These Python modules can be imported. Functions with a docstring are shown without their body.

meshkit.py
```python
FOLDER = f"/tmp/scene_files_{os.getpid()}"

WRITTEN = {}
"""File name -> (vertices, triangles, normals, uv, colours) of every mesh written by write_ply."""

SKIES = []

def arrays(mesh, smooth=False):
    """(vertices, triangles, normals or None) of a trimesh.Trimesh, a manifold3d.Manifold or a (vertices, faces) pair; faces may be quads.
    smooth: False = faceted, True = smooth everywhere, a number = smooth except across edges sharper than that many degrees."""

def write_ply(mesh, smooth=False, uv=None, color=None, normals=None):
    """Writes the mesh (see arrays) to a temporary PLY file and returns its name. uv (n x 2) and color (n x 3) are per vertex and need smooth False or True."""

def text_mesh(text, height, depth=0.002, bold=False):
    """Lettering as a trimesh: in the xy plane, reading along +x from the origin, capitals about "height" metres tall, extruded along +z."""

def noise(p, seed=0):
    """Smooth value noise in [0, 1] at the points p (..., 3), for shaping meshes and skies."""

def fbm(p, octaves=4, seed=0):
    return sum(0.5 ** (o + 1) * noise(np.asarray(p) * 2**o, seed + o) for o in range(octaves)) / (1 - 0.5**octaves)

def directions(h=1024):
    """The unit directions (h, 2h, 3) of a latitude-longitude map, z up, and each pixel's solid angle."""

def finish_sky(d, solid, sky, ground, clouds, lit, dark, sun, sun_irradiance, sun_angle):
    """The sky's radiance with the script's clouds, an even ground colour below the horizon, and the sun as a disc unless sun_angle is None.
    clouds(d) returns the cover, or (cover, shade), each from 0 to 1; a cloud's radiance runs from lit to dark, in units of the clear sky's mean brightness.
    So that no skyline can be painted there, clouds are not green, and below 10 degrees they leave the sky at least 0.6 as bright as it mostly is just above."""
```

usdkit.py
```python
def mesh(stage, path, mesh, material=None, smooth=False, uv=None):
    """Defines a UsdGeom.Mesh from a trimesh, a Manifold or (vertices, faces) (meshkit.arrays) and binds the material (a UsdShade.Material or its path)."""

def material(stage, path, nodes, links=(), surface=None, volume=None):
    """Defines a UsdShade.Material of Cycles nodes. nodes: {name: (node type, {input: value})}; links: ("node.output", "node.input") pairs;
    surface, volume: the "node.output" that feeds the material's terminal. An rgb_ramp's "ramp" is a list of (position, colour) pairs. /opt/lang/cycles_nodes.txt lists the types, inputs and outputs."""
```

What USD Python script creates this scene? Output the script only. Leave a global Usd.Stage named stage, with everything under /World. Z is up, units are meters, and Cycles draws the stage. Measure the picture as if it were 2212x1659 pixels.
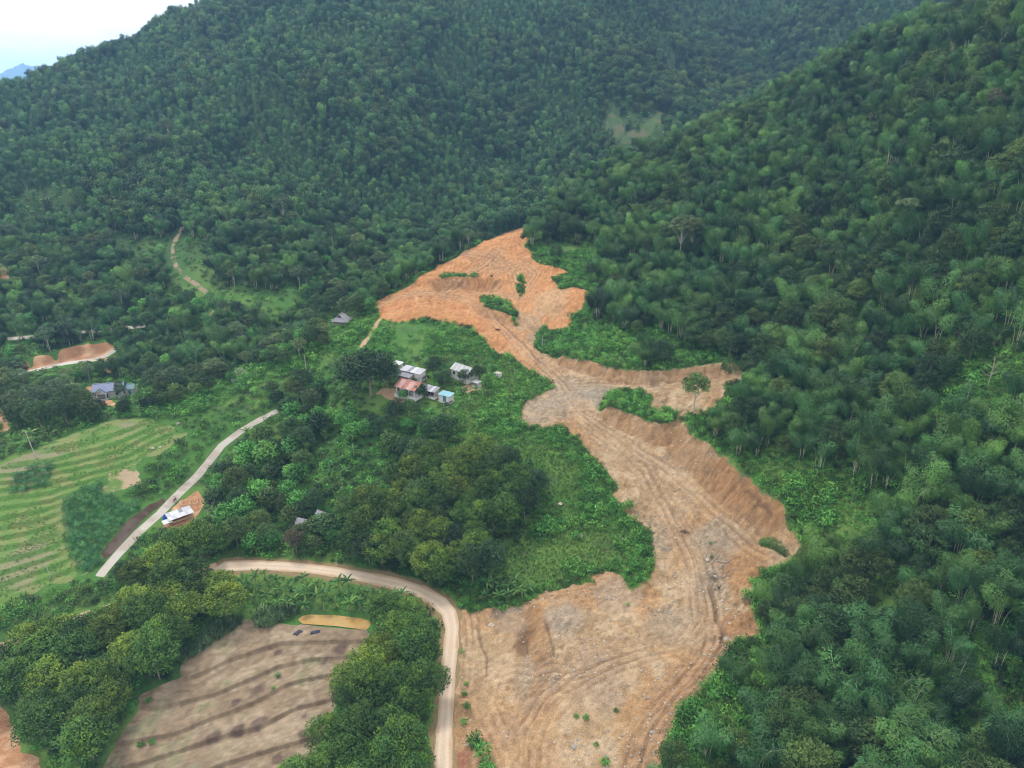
import math
import numpy as np
import shapely
from scipy.interpolate import RBFInterpolator
from scipy.ndimage import map_coordinates
from pxr import Usd, UsdGeom, UsdLux, UsdShade, Gf, Sdf, Vt
import usdkit
from meshkit import noise, fbm

stage = Usd.Stage.CreateInMemory()
UsdGeom.SetStageUpAxis(stage, "Z")
UsdGeom.SetStageMetersPerUnit(stage, 1.0)
UsdGeom.Xform.Define(stage, "/World")
UsdGeom.Scope.Define(stage, "/World/Looks")

# ------------------------------------------------------------------ camera
CAM_H, PITCH, FPX, PW, PH = 120.0, math.radians(22.0), 1550.0, 2212.0, 1659.0
cam = UsdGeom.Camera.Define(stage, "/World/camera")
cam.CreateFocalLengthAttr(24.0)
cam.CreateHorizontalApertureAttr(24.0 * PW / FPX)
cam.CreateClippingRangeAttr((1.0, 60000.0))
cam.CreateExposureAttr(0.66)
cx = UsdGeom.Xformable(cam)
cx.AddTranslateOp().Set((0, 0, CAM_H))
cx.AddRotateXOp().Set(90.0 - 22.0)

# ------------------------------------------------------------------ light
SUN_EL, SUN_ROT = math.radians(64.0), math.radians(318.0)
SKY_STRENGTH, SUN_I = 0.11, 0.40
sun = UsdLux.DistantLight.Define(stage, "/World/sun")
sun.CreateIntensityAttr(SUN_I)
sun.CreateAngleAttr(14.0)
sun.CreateColorAttr(Gf.Vec3f(1.0, 0.97, 0.93))
sun.GetPrim().CreateAttribute("inputs:normalize", Sdf.ValueTypeNames.Bool).Set(True)
_d = np.array([math.cos(SUN_EL) * math.sin(SUN_ROT), math.cos(SUN_EL) * math.cos(SUN_ROT), math.sin(SUN_EL)])
_zx = Gf.Rotation(Gf.Vec3d(0, 0, 1), Gf.Vec3d(*map(float, _d)))
UsdGeom.Xformable(sun).AddTransformOp().Set(Gf.Matrix4d().SetRotate(_zx))
sky_mat = usdkit.material(stage, "/World/Looks/sky_look", {
    "sky": ("sky_texture", {"sky_type": "single_scattering", "sun_disc": False, "sun_elevation": SUN_EL, "sun_rotation": SUN_ROT, "altitude": 300.0, "air_density": 1.0, "aerosol_density": 2.0}),
    "tc": ("texture_coordinate", {}),
    "mp": ("mapping", {"scale": (1.0, 1.0, 3.5), "location": (0.3, 0.1, 0.0)}),
    "n": ("noise_texture", {"scale": 2.6, "detail": 8.0, "roughness": 0.55, "distortion": 0.4}),
    "r": ("map_range", {"from_min": 0.26, "from_max": 0.46, "to_min": 0.62, "to_max": 1.0, "clamp": True}),
    "n2": ("noise_texture", {"scale": 5.0, "detail": 6.0, "roughness": 0.6}),
    "cr": ("rgb_ramp", {"ramp": [(0.30, (6.8, 6.9, 7.1)), (0.46, (7.9, 7.9, 8.0)), (0.66, (10.0, 10.0, 10.1))]}),
    "m": ("mix", {}),
    "bg": ("background_shader", {"strength": SKY_STRENGTH})},
    [("tc.generated", "mp.vector"), ("mp.vector", "n.vector"), ("mp.vector", "n2.vector"), ("n.fac", "r.value"), ("r.result", "m.fac"), ("n2.fac", "cr.fac"),
     ("sky.color", "m.color1"), ("cr.color", "m.color2"), ("m.color", "bg.color")], surface="bg.background")
dome = UsdLux.DomeLight.Define(stage, "/World/sky")
UsdShade.MaterialBindingAPI.Apply(dome.GetPrim()).Bind(sky_mat)
dome.GetPrim().SetCustomDataByKey("kind", "structure")

# ------------------------------------------------------------------ helpers
RNG = np.random.default_rng(20240611)
names = {}


def numbered(name):
    n = names.get(name, 0)
    names[name] = n + 1
    return name if n == 0 else f"{name}_{n:03d}"


def tag(prim, label=None, cat=None, group=None, kind=None):
    for k, v in (("label", label), ("category", cat), ("group", group), ("kind", kind)):
        if v:
            prim.SetCustomDataByKey(k, v)
    return prim


def wmesh(path, V, F, mat, normals=None, tint=None):
    V = np.asarray(V, np.float32)
    F = np.asarray(F, np.int32)
    m = UsdGeom.Mesh.Define(stage, path)
    m.CreatePointsAttr(Vt.Vec3fArray.FromNumpy(V))
    m.CreateFaceVertexCountsAttr(Vt.IntArray.FromNumpy(np.full(len(F), F.shape[1], np.int32)))
    m.CreateFaceVertexIndicesAttr(Vt.IntArray.FromNumpy(F.ravel()))
    m.CreateSubdivisionSchemeAttr("none")
    if normals is not None:
        m.CreateNormalsAttr(Vt.Vec3fArray.FromNumpy(np.asarray(normals, np.float32)))
        m.SetNormalsInterpolation("vertex")
    if tint is not None:
        UsdGeom.PrimvarsAPI(m).CreatePrimvar("tint", Sdf.ValueTypeNames.Color3fArray, "vertex").Set(Vt.Vec3fArray.FromNumpy(np.asarray(tint, np.float32)))
    if mat is not None:
        UsdShade.MaterialBindingAPI.Apply(m.GetPrim()).Bind(mat)
    return m.GetPrim()


class Child:
    """Names the children of one prim: leg, leg_001, ..."""

    def __init__(self, path):
        self.path, self.used = path, {}

    def __call__(self, name):
        n = self.used.get(name, 0)
        self.used[name] = n + 1
        return f"{self.path}/{name}" + (f"_{n:03d}" if n else "")


def thing(name, loc, rotz=0.0, label=None, cat=None, group=None, scale=None, tilt=None, parent="/World"):
    x = UsdGeom.Xform.Define(stage, f"{parent}/{numbered(name)}")
    x.AddTranslateOp().Set(Gf.Vec3d(*map(float, loc)))
    x.AddRotateZOp().Set(math.degrees(rotz))
    if tilt:
        x.AddRotateXOp().Set(float(tilt))
    if scale is not None:
        x.AddScaleOp().Set(Gf.Vec3f(*map(float, scale)) if np.ndim(scale) else Gf.Vec3f(float(scale)))
    tag(x.GetPrim(), label, cat, group)
    return x.GetPrim()


def model(name):
    """A class prim that copies refer to."""
    stage.CreateClassPrim(f"/World/{name}_model")
    p = stage.GetPrimAtPath(f"/World/{name}_model")
    p.SetTypeName("Xform")
    return Child(f"/World/{name}_model")


def copy(cls, name, loc, rotz, scale, label, cat, group, tilt=None):
    p = thing(name, loc, rotz, label, cat, group, scale, tilt)
    p.GetReferences().AddInternalReference(cls.path)
    p.SetInstanceable(True)
    return p


def norm(v):
    return v / np.maximum(np.linalg.norm(v, axis=-1, keepdims=True), 1e-9)


def smooth(t):
    t = np.clip(t, 0, 1)
    return t * t * (3 - 2 * t)


class MB:
    """Collects pieces that become one mesh."""

    def __init__(self):
        self.V, self.F, self.n = [], [], 0

    def add(self, V, F):
        V, F = np.asarray(V, float), np.asarray(F, int)
        self.V.append(V)
        self.F.append(F + self.n)
        self.n += len(V)
        return self

    def box(self, c, s, rz=0.0, ry=0.0, bev=0.0):
        c, s = np.asarray(c, float), np.asarray(s, float) / 2
        b = np.array([[i, j, k] for i in (-1, 1) for j in (-1, 1) for k in (-1, 1)], float) * s
        if ry:
            b = b @ np.array([[math.cos(ry), 0, -math.sin(ry)], [0, 1, 0], [math.sin(ry), 0, math.cos(ry)]])
        if rz:
            b = b @ np.array([[math.cos(rz), math.sin(rz), 0], [-math.sin(rz), math.cos(rz), 0], [0, 0, 1]])
        f = [[0, 1, 3], [0, 3, 2], [4, 6, 7], [4, 7, 5], [0, 4, 5], [0, 5, 1], [2, 3, 7], [2, 7, 6], [0, 2, 6], [0, 6, 4], [1, 5, 7], [1, 7, 3]]
        return self.add(b + c, f)

    def tube(self, pts, r, k=5):
        pts = np.asarray(pts, float)
        r = np.broadcast_to(np.asarray(r, float), (len(pts),))
        d = norm(np.gradient(pts, axis=0))
        ref = np.where(np.abs(d[:, 2:3]) > 0.9, [[1.0, 0, 0]], [[0, 0, 1.0]])
        a = norm(np.cross(d, ref))
        b = np.cross(d, a)
        ang = np.arange(k) * 2 * math.pi / k
        V = pts[:, None] + r[:, None, None] * (np.cos(ang)[None, :, None] * a[:, None] + np.sin(ang)[None, :, None] * b[:, None])
        F = []
        for i in range(len(pts) - 1):
            for j in range(k):
                p, q, s, t = i * k + j, i * k + (j + 1) % k, (i + 1) * k + (j + 1) % k, (i + 1) * k + j
                F += [[p, q, s], [p, s, t]]
        e = (len(pts) - 1) * k
        F += [[e, e + j, e + j + 1] for j in range(1, k - 1)] + [[0, j + 1, j] for j in range(1, k - 1)]
        return self.add(V.reshape(-1, 3), F)

    def slab(self, quad, t):
        """A plate from four corners (counter-clockwise seen from outside), t thick inwards."""
        q = np.asarray(quad, float)
        n = np.cross(q[1] - q[0], q[2] - q[0])
        n /= np.linalg.norm(n)
        return self.add(np.vstack([q, q - n * t]), [[0, 1, 2], [0, 2, 3], [4, 6, 5], [4, 7, 6]] + [x for i in range(4) for x in ([i, i + 4, (i + 1) % 4 + 4], [i, (i + 1) % 4 + 4, (i + 1) % 4])])

    def prism(self, poly, y0, y1):
        """A polygon in the xz plane, drawn out along y."""
        n = len(poly)
        a = np.array([[x, y0, z] for x, z in poly] + [[x, y1, z] for x, z in poly], float)
        F = [[0, i, i + 1] for i in range(1, n - 1)] + [[n, n + i + 1, n + i] for i in range(1, n - 1)]
        F += [x for i in range(n) for x in ([i, n + i, (i + 1) % n + n], [i, (i + 1) % n + n, (i + 1) % n])]
        return self.add(a, F)

    def get(self):
        return np.vstack(self.V), np.vstack(self.F)

    def put(self, path, mat):
        V, F = self.get()
        return wmesh(path, V, F, mat)


# ------------------------------------------------------------------ the lay of the land
SP, CP = math.sin(PITCH), math.cos(PITCH)


def unproject(px, py, d):
    px, py, d = np.asarray(px, float), np.asarray(py, float), np.asarray(d, float)
    u, v = (px - PW / 2) / FPX, (py - PH / 2) / FPX
    return np.stack([d * u, d * (CP - v * SP), CAM_H - d * (SP + v * CP)], -1)


def project(p):
    p = np.asarray(p, float)
    y, z = p[..., 1], p[..., 2] - CAM_H
    d = y * CP - z * SP
    return np.stack([PW / 2 + FPX * p[..., 0] / d, PH / 2 + FPX * (-y * SP - z * CP) / d, d], -1)


# surveyed ground points: where in the view and how high (z) or how deep (d)
ZP = """955 1659 0;980 1400 0;960 1310 1;840 1255 1.5;600 1215 2;480 1215 2;600 1600 -3;400 1600 -4;650 1400 -2.5;500 1430 -2.5;600 1340 -1.2;800 1400 -1.5;300 1659 -4;
200 1400 -2;0 1650 -4;50 1400 -3;300 1300 1;230 1220 3;330 1120 5;420 1030 7;500 940 12;590 890 16;0 1280 4;0 1150 9;0 1000 17;240 930 18;300 1000 13;420 880 18;560 810 22;
0 920 10;243 850 8;100 790 8;250 760 10;20 730 12;740 695 34;660 760 28;815 650 40;1000 620 41;1050 590 45;1180 600 46;1050 560 50;1000 540 51;1130 500 57;900 600 45;
1230 650 42;1200 690 36;1100 740 33;1160 790 30;1230 830 28;1400 830 30;1550 820 34;1150 890 25;1300 950 21;1400 1050 15;1500 1150 10.5;1520 1250 7.5;1500 1350 5.5;1400 1420 5;1250 1350 4.5;
1060 1350 1;1100 1500 1;1250 1500 3;1250 1659 2;1400 1659 3.5;1550 1450 7;1700 1180 14;1600 1020 22;1480 940 25;885 840 27;1000 810 28;1100 950 22;900 1000 15;1000 1150 8;700 1130 6;1250 1150 9;
1150 1250 4.5;1380 1250 6.5;1200 1000 19;700 950 15;650 870 18;900 900 22;950 750 33;1800 1300 13;1650 1450 9;1600 1659 6;2212 1659 15;1900 1500 12;2212 1400 24;1900 1250 22;2212 1150 34;1900 1050 32;
2212 950 46;1700 950 32;1650 850 36;1900 850 43;2212 800 57;2212 600 73.5;2212 400 95;1900 700 54;1900 500 75;1650 700 46;1650 550 62;1650 400 84;1400 700 40;1400 600 49;1400 500 63;1250 600 47;
1000 1900 0;300 1900 -4;1700 1900 8;2300 1900 13;-400 1600 -6;-400 1000 10;2700 1600 26;2700 1100 52"""
DP = """2212 200 240;2212 0 270;1900 300 290;1900 165 325;1900 104 345;1650 310 335;1650 236 370;1400 400 355;1400 352 380;1250 520 345;1250 412 395;60 262 575;170 215 600;280 165 630;60 200 670;170 150 705;
1000 520 425;1000 450 470;1000 350 530;1000 200 610;1000 0 750;600 650 345;600 560 385;600 450 440;600 350 500;600 200 580;600 0 700;300 680 350;300 600 378;300 500 425;300 400 480;300 250 560;300 120 660;
0 680 360;0 580 395;0 480 440;0 350 520;0 250 580;0 208 640;1400 330 560;1400 250 620;1400 100 700;1400 0 760;1480 200 690;1480 50 790;1700 150 700;1700 0 780;1900 20 720;
-400 480 460;-400 300 600;2700 600 185;2700 300 260;2700 0 350;170 134 690;300 80 725;400 22 765"""
HP = """1900 40 440 112;2212 0 400 130;1650 215 460 88;1400 350 460 60;1250 440 450 50;1130 490 405 42;1000 530 392 36;900 575 362 30;815 640 345 27;740 680 335 22;600 780 315 13;400 860 290 9;
0 190 780 95;300 70 880 140;600 -150 900 300;1000 -200 950 340;1400 -150 950 330;1700 -100 950 300;2212 0 800 250;2212 0 1100 330;-400 250 800 90;-900 500 500 30;3000 0 600 240;
0 100 1200 60;600 0 1250 240;1200 0 1250 380;1800 0 1250 380;-700 300 1200 80"""
_pts = [unproject(a, b, (CAM_H - z) / (SP + CP * (b - PH / 2) / FPX)) for a, b, z in (map(float, s.split()) for s in ZP.split(";"))]
_pts += [unproject(a, b, d) for a, b, d in (map(float, s.split()) for s in DP.split(";"))]
for s in HP.split(";"):
    a, b, d, z = map(float, s.split())
    q = unproject(a, b, d)
    _pts.append(np.array([q[0], q[1], z]))
_pts = np.array(_pts)
_rbf = RBFInterpolator(_pts[:, :2] / 100, _pts[:, 2], kernel="thin_plate_spline", smoothing=0.0006)
GX0, GX1, GY0, GY1, GS = -760.0, 900.0, 0.0, 1290.0, 5.0
_gx, _gy = np.arange(GX0, GX1 + GS, GS), np.arange(GY0, GY1 + GS, GS)
_gz = _rbf(np.stack(np.meshgrid(_gx, _gy, indexing="ij"), -1).reshape(-1, 2) / 100).reshape(len(_gx), len(_gy))
_fx, _fy = np.meshgrid(_gx, _gy, indexing="ij")
_far = (1 - 0.8 * smooth((_fy - 560) / 80) * smooth((-_fx - 230) / 60)) * smooth((_fy - 400) / 160) * smooth((_fx + _fy * 0.2 + 700) / 100)
_gz = _gz + _far * (fbm(np.stack([_fx / 130, _fy / 200, 0 * _fx], -1), 3, 3) - 0.5) * 78


def base(x, y):
    return map_coordinates(_gz, [(np.asarray(x, float) - GX0) / GS, (np.asarray(y, float) - GY0) / GS], order=3, mode="nearest", prefilter=True) if np.ndim(x) == 0 else map_coordinates(_gzf, [(x - GX0) / GS, (y - GY0) / GS], order=3, mode="nearest", prefilter=False)


from scipy.ndimage import spline_filter
_gzf = spline_filter(_gz, 3)


def at(px, py):
    """The first ground points seen along the rays through view points."""
    px, py = np.atleast_1d(np.asarray(px, float)), np.atleast_1d(np.asarray(py, float))
    ds = np.concatenate([np.arange(70, 500, 1.5), np.arange(500, 1100, 4)])
    P = unproject(px[:, None], py[:, None], ds[None])
    under = P[..., 2] < base(P[..., 0].ravel(), P[..., 1].ravel()).reshape(P.shape[:2])
    k = np.where(under.any(1), under.argmax(1), len(ds) - 1)
    lo, hi = ds[np.maximum(k - 1, 0)], ds[k]
    for _ in range(14):
        mid = (lo + hi) / 2
        p = unproject(px, py, mid)
        u = p[:, 2] < base(p[:, 0], p[:, 1])
        lo, hi = np.where(u, lo, mid), np.where(u, mid, hi)
    return unproject(px, py, hi)


def P2(s):
    return np.array([[float(v) for v in q.split(",")] for q in s.split()])


def dense(p, closed, step=14.0):
    q = np.vstack([p, p[:1]]) if closed else p
    out = []
    for a, b in zip(q[:-1], q[1:]):
        n = max(1, int(np.hypot(*(b - a)) / step))
        out += [a + (b - a) * t for t in np.arange(n) / n]
    if not closed:
        out.append(q[-1])
    return np.array(out)


def ground_poly(s):
    d = dense(P2(s), True)
    return at(d[:, 0], d[:, 1])[:, :2]


def ground_line(s):
    d = dense(P2(s), False)
    return at(d[:, 0], d[:, 1])[:, :2]


def seg_dist(x, y, line):
    """Distance to an open line, its signed side (left positive) and the length along it."""
    best, side, along, acc = np.full(x.shape, 1e9), np.zeros(x.shape), np.zeros(x.shape), 0.0
    for a, b in zip(line[:-1], line[1:]):
        e = b - a
        L = math.hypot(*e)
        if L < 1e-6:
            continue
        t = np.clip(((x - a[0]) * e[0] + (y - a[1]) * e[1]) / (L * L), 0, 1)
        d = np.hypot(x - a[0] - t * e[0], y - a[1] - t * e[1])
        m = d < best
        best = np.where(m, d, best)
        side = np.where(m, e[0] * (y - a[1]) - e[1] * (x - a[0]), side)
        along = np.where(m, acc + t * L, along)
        acc += L
    return best, np.sign(side), along


class Area:
    """A piece of ground with its signed distance (positive inside)."""

    def __init__(self, s=None, line=None, width=None):
        if line is not None:
            self.poly = shapely.LineString(ground_line(line)).buffer(width / 2, cap_style="flat")
        else:
            self.poly = shapely.Polygon(ground_poly(s)).buffer(0)
        if self.poly.geom_type != "Polygon":
            self.poly = max(self.poly.geoms, key=lambda g: g.area)
        self.ring = np.array(self.poly.exterior.coords)

    def sd(self, x, y, reach=8.0):
        out = np.full(np.shape(x), -reach)
        lo, hi = self.ring.min(0) - reach, self.ring.max(0) + reach
        k = (x > lo[0]) & (x < hi[0]) & (y > lo[1]) & (y < hi[1])
        if k.any():
            d, _, _ = seg_dist(x[k], y[k], self.ring)
            out[k] = np.where(shapely.contains_xy(self.poly, x[k], y[k]), d, -np.minimum(d, reach))
        return out


A = {}
A["road"] = Area("455,1232 485,1213 540,1211 620,1214 700,1222 780,1234 860,1249 920,1268 965,1293 985,1318 992,1350 990,1400 985,1450 980,1520 977,1600 977,1900 934,1900 937,1640 945,1550 951,1470 957,1400 961,1360 954,1330 928,1305 890,1285 820,1267 740,1249 650,1237 560,1232 485,1236")
A["road_left"] = Area(line="470,1226 430,1238 380,1270 300,1300 200,1330 100,1365 20,1400 -80,1440", width=4.2)
A["track"] = Area(line="215,1246 230,1226 262,1190 300,1150 345,1110 385,1068 425,1030 448,1002 480,962 520,932 560,908 600,888", width=2.5)
A["site"] = Area("1150,486 1137,489 1120,495 1080,508 1040,525 1000,545 985,560 945,577 925,590 905,605 870,625 835,640 812,652 806,660 818,672 822,690 849,694 872,690 900,684 925,682 950,692 966,690 972,700 1020,704 1026,718 1041,724 1060,744 1075,762 1095,764 1110,768 1130,785 1155,800 1190,822 1196,838 1175,850 1140,865 1125,885 1122,905 1140,920 1175,925 1215,925 1250,950 1275,985 1300,1010 1320,1030 1335,1050 1325,1065 1330,1085 1345,1095 1355,1120 1385,1130 1408,1150 1412,1175 1405,1195 1415,1225 1408,1245 1387,1268 1364,1279 1352,1262 1338,1245 1305,1240 1277,1247 1287,1265 1241,1270 1200,1278 1169,1281 1148,1296 1123,1309 1097,1314 1087,1321 1063,1315 1024,1322 998,1318 996,1340 996,1400 991,1450 986,1520 983,1600 983,1900 1400,1900 1420,1659 1428,1624 1448,1606 1456,1573 1476,1542 1507,1511 1545,1478 1553,1445 1571,1419 1584,1404 1609,1398 1642,1388 1645,1368 1630,1337 1625,1311 1630,1270 1640,1234 1702,1217 1725,1181 1705,1146 1679,1107 1646,1082 1604,1048 1566,1012 1532,977 1497,964 1476,930 1466,913 1476,907 1497,900 1527,907 1566,856 1566,831 1602,822 1607,801 1558,799 1476,809 1417,817 1353,814 1289,801 1225,783 1174,763 1152,750 1159,722 1177,701 1182,717 1235,712 1235,689 1256,663 1274,635 1261,625 1238,622 1210,627 1194,604 1228,589 1207,576 1174,571 1151,563 1149,545 1131,535 1143,520 1138,502")
A["isle_a"] = Area("1038,638 1068,646 1104,662 1101,676 1120,683 1112,702 1101,692 1068,681 1046,673 1038,659")
A["isle_b"] = Area("1293,880 1302,856 1317,849 1344,845 1385,846 1408,859 1403,877 1407,893 1420,895 1441,888 1462,893 1459,911 1445,926 1420,929 1392,922 1357,907 1324,895 1296,890")
A["isle_c"] = Area("948,609 973,598 997,601 1028,607 1046,604 1028,612 988,609 953,613")
A["field"] = Area("486,1357 527,1337 580,1343 640,1352 656,1350 728,1356 771,1360 790,1350 800,1372 790,1420 740,1460 720,1540 690,1600 680,1700 200,1700 233,1644 246,1613 297,1537 302,1506 338,1483 389,1465 392,1421 471,1373")
A["pond"] = Area("648,1337 655,1330 668,1327 728,1329 785,1334 800,1342 790,1356 771,1355 728,1350 690,1347 656,1345")
A["terraces"] = Area("-120,1300 -60,1040 0,1005 80,975 160,940 240,912 330,905 400,935 330,985 300,1005 245,1030 200,1050 140,1085 140,1130 150,1190 185,1245 120,1262 60,1275 0,1300")
A["cassava"] = Area("134,1079 181,1049 218,1041 225,1060 276,1089 325,1089 282,1125 235,1166 220,1194 225,1227 179,1243 150,1202 138,1163 133,1117")
A["cassava_b"] = Area("15,1065 30,1030 75,1005 120,1000 110,1045 60,1062")
A["burnt"] = Area("353,1074 330,1089 282,1123 238,1166 217,1194 224,1214 240,1200 269,1165 307,1126 358,1084")
A["tan_patch"] = Area("218,1066 241,1017 289,1000 315,1025 287,1051 256,1066")
A["yard_stall"] = Area("352,1140 372,1100 395,1078 430,1056 442,1084 424,1118 410,1150 378,1150")
A["red_corner"] = Area("-40,1500 12,1535 26,1560 34,1590 50,1620 85,1640 95,1720 -60,1720")
A["road_a"] = Area(line="-60,742 0,734 43,730 81,727 122,721 202,715 274,708 330,700", width=3.0)
A["road_b"] = Area(line="-40,820 14,811 49,806 69,801 121,790 144,785 207,777 230,768 255,752", width=3.0)
A["cut_b"] = Area("-10,803 62,790 68,793 80,783 114,777 124,785 127,774 144,765 187,757 250,748 244,763 207,774 144,782 121,787 69,798 14,808 -20,814")
A["red_a"] = Area("74,836 100,825 127,818 131,834 110,842")
A["red_b"] = Area("172,845 200,830 205,855 245,866 250,880 215,878 190,862")
A["red_c"] = Area("225,775 252,768 250,800 235,806 222,796")
A["red_d"] = Area("-8,930 -4,880 8,885 14,905 20,926 10,936")
A["red_e"] = Area("92,872 128,860 132,880 100,884")
A["red_f"] = Area("-5,560 6,575 22,585 20,602 -5,612")
A["red_g"] = Area("-6,300 10,292 24,295 18,306 -6,312")
A["trail"] = Area(line="396,488 380,515 372,535 374,560 383,580 400,598 425,615 448,634", width=2.3)
A["trail_b"] = Area(line="455,682 466,665 474,652", width=2.2)
A["trail_c"] = Area(line="486,678 482,664 476,652", width=2.2)
A["path_hut"] = Area(line="822,688 806,710 795,730 778,750", width=1.8)
A["yard_red"] = Area("808,855 830,840 852,842 870,856 890,868 870,876 835,866")
A["yard_white"] = Area("1000,838 1030,826 1050,826 1040,842 1012,848")
A["scar_a"] = Area("1385,275 1400,262 1425,240 1440,250 1425,275 1400,295 1380,300")
A["scar_b"] = Area("1305,262 1320,240 1345,262 1352,290 1330,300 1312,285")
A["scar_c"] = Area("1340,300 1365,280 1385,295 1370,312 1345,312")
A["scar_d"] = Area("1212,547 1228,532 1250,536 1246,556 1222,558")

# ------------------------------------------------------------------ relief: ruts, cut banks, terraces
RUTS = [(ground_line(s), w) for s, w in (
    ("812,662 860,640 920,632 985,640 1040,666 1080,700 1125,745 1165,785 1215,828 1235,860 1262,895 1310,930 1370,965 1440,1010 1510,1070 1580,1130 1640,1180 1690,1205", 1.0),
    ("1060,590 1100,580 1130,570 1155,590 1140,620 1120,640 1060,632 985,640", 1.0),
    ("1215,828 1300,822 1380,832 1460,828 1530,820 1590,812", 0.9),
    ("1255,900 1330,955 1390,1010 1430,1080 1470,1140 1510,1200 1530,1270 1540,1330 1520,1370 1460,1395 1380,1415 1300,1445 1230,1490 1180,1550 1155,1610 1150,1700", 1.05),
    ("1430,1080 1465,1150 1490,1210 1500,1280 1505,1340 1470,1385 1400,1400 1320,1410 1260,1420", 0.9),
    ("1640,1385 1570,1440 1510,1490 1470,1540 1435,1600 1400,1690", 0.95),
    ("1545,1350 1520,1420 1470,1480 1430,1540 1390,1600 1360,1700", 0.95),
    ("1300,1445 1240,1470 1190,1475 1120,1460 1070,1470 1060,1520 1085,1580 1120,1640 1130,1720", 0.9),
    ("1260,1440 1200,1500 1155,1530 1125,1580 1120,1640 1115,1700", 0.9),
    ("1010,1330 1015,1380 1008,1430 1003,1480", 0.8),
    ("1000,545 1060,555 1110,590 1130,640", 0.9),
    ("950,640 1000,610 1050,575 1075,545", 0.9))]
DITCHES = [(ground_line(s), w, d) for s, w, d in (
    ("1535,1270 1542,1300 1550,1335 1562,1365 1560,1400 1540,1425", 0.55, 0.9), ("1176,1360 1188,1400 1198,1432", 0.4, 0.5),
    ("1602,1404 1562,1450 1512,1490 1472,1538 1442,1598 1420,1690", 0.45, 0.7), ("1560,1420 1500,1480 1440,1530 1400,1600 1380,1680", 0.35, 0.5), ("1085,700 1120,730 1150,760 1165,785", 0.5, 0.6),
    ("1030,1350 1040,1390 1052,1420 1050,1460", 0.3, 0.3), ("1610,1070 1640,1095 1665,1120", 0.5, 0.5))]
BANKS = [(ground_line(s), h, w, at(*q)[0, :2], dk) for s, h, w, q, dk in (
    ("1462,915 1476,930 1500,962 1535,982 1568,1014 1606,1050 1648,1084 1681,1110 1705,1148", 2.7, 7.0, (1480, 1060), 14),
    ("1205,770 1289,801 1353,814 1417,817 1476,809 1530,802 1606,801", 2.6, 4.5, (1400, 835), 14),
    ("915,622 948,613 990,610 1030,612 1060,614 1090,620", 2.8, 6.0, (1000, 640), 8),
    ("1036,655 1046,673 1068,681 1101,692 1114,704", 2.4, 4.0, (1060, 700), 6),
    ("1293,888 1324,895 1357,907 1392,922 1420,929 1445,926 1470,915", 2.4, 5.5, (1380, 960), 7),
    ("1650,1375 1642,1388 1609,1398 1584,1404 1571,1419 1553,1445 1545,1478 1507,1511 1476,1542 1456,1573 1448,1606 1428,1624 1415,1700", 2.6, 6.5, (1400, 1560), 12),
    ("1150,1298 1172,1325 1180,1370 1190,1420 1196,1460 1180,1500 1150,1540", 2.2, 4.5, (1080, 1420), 12),
    ("270,1160 305,1118 340,1080", 0.8, 2.0, (345, 1110), 5),
    ("-10,800 62,788 114,775 127,772 187,756 250,747", 3.2, 4.0, (150, 785), 9),
    ("840,690 900,684 950,690 1020,704 1060,744 1110,768 1160,802 1196,830", -1.0, 4.0, (1060, 690), 6))]
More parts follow.
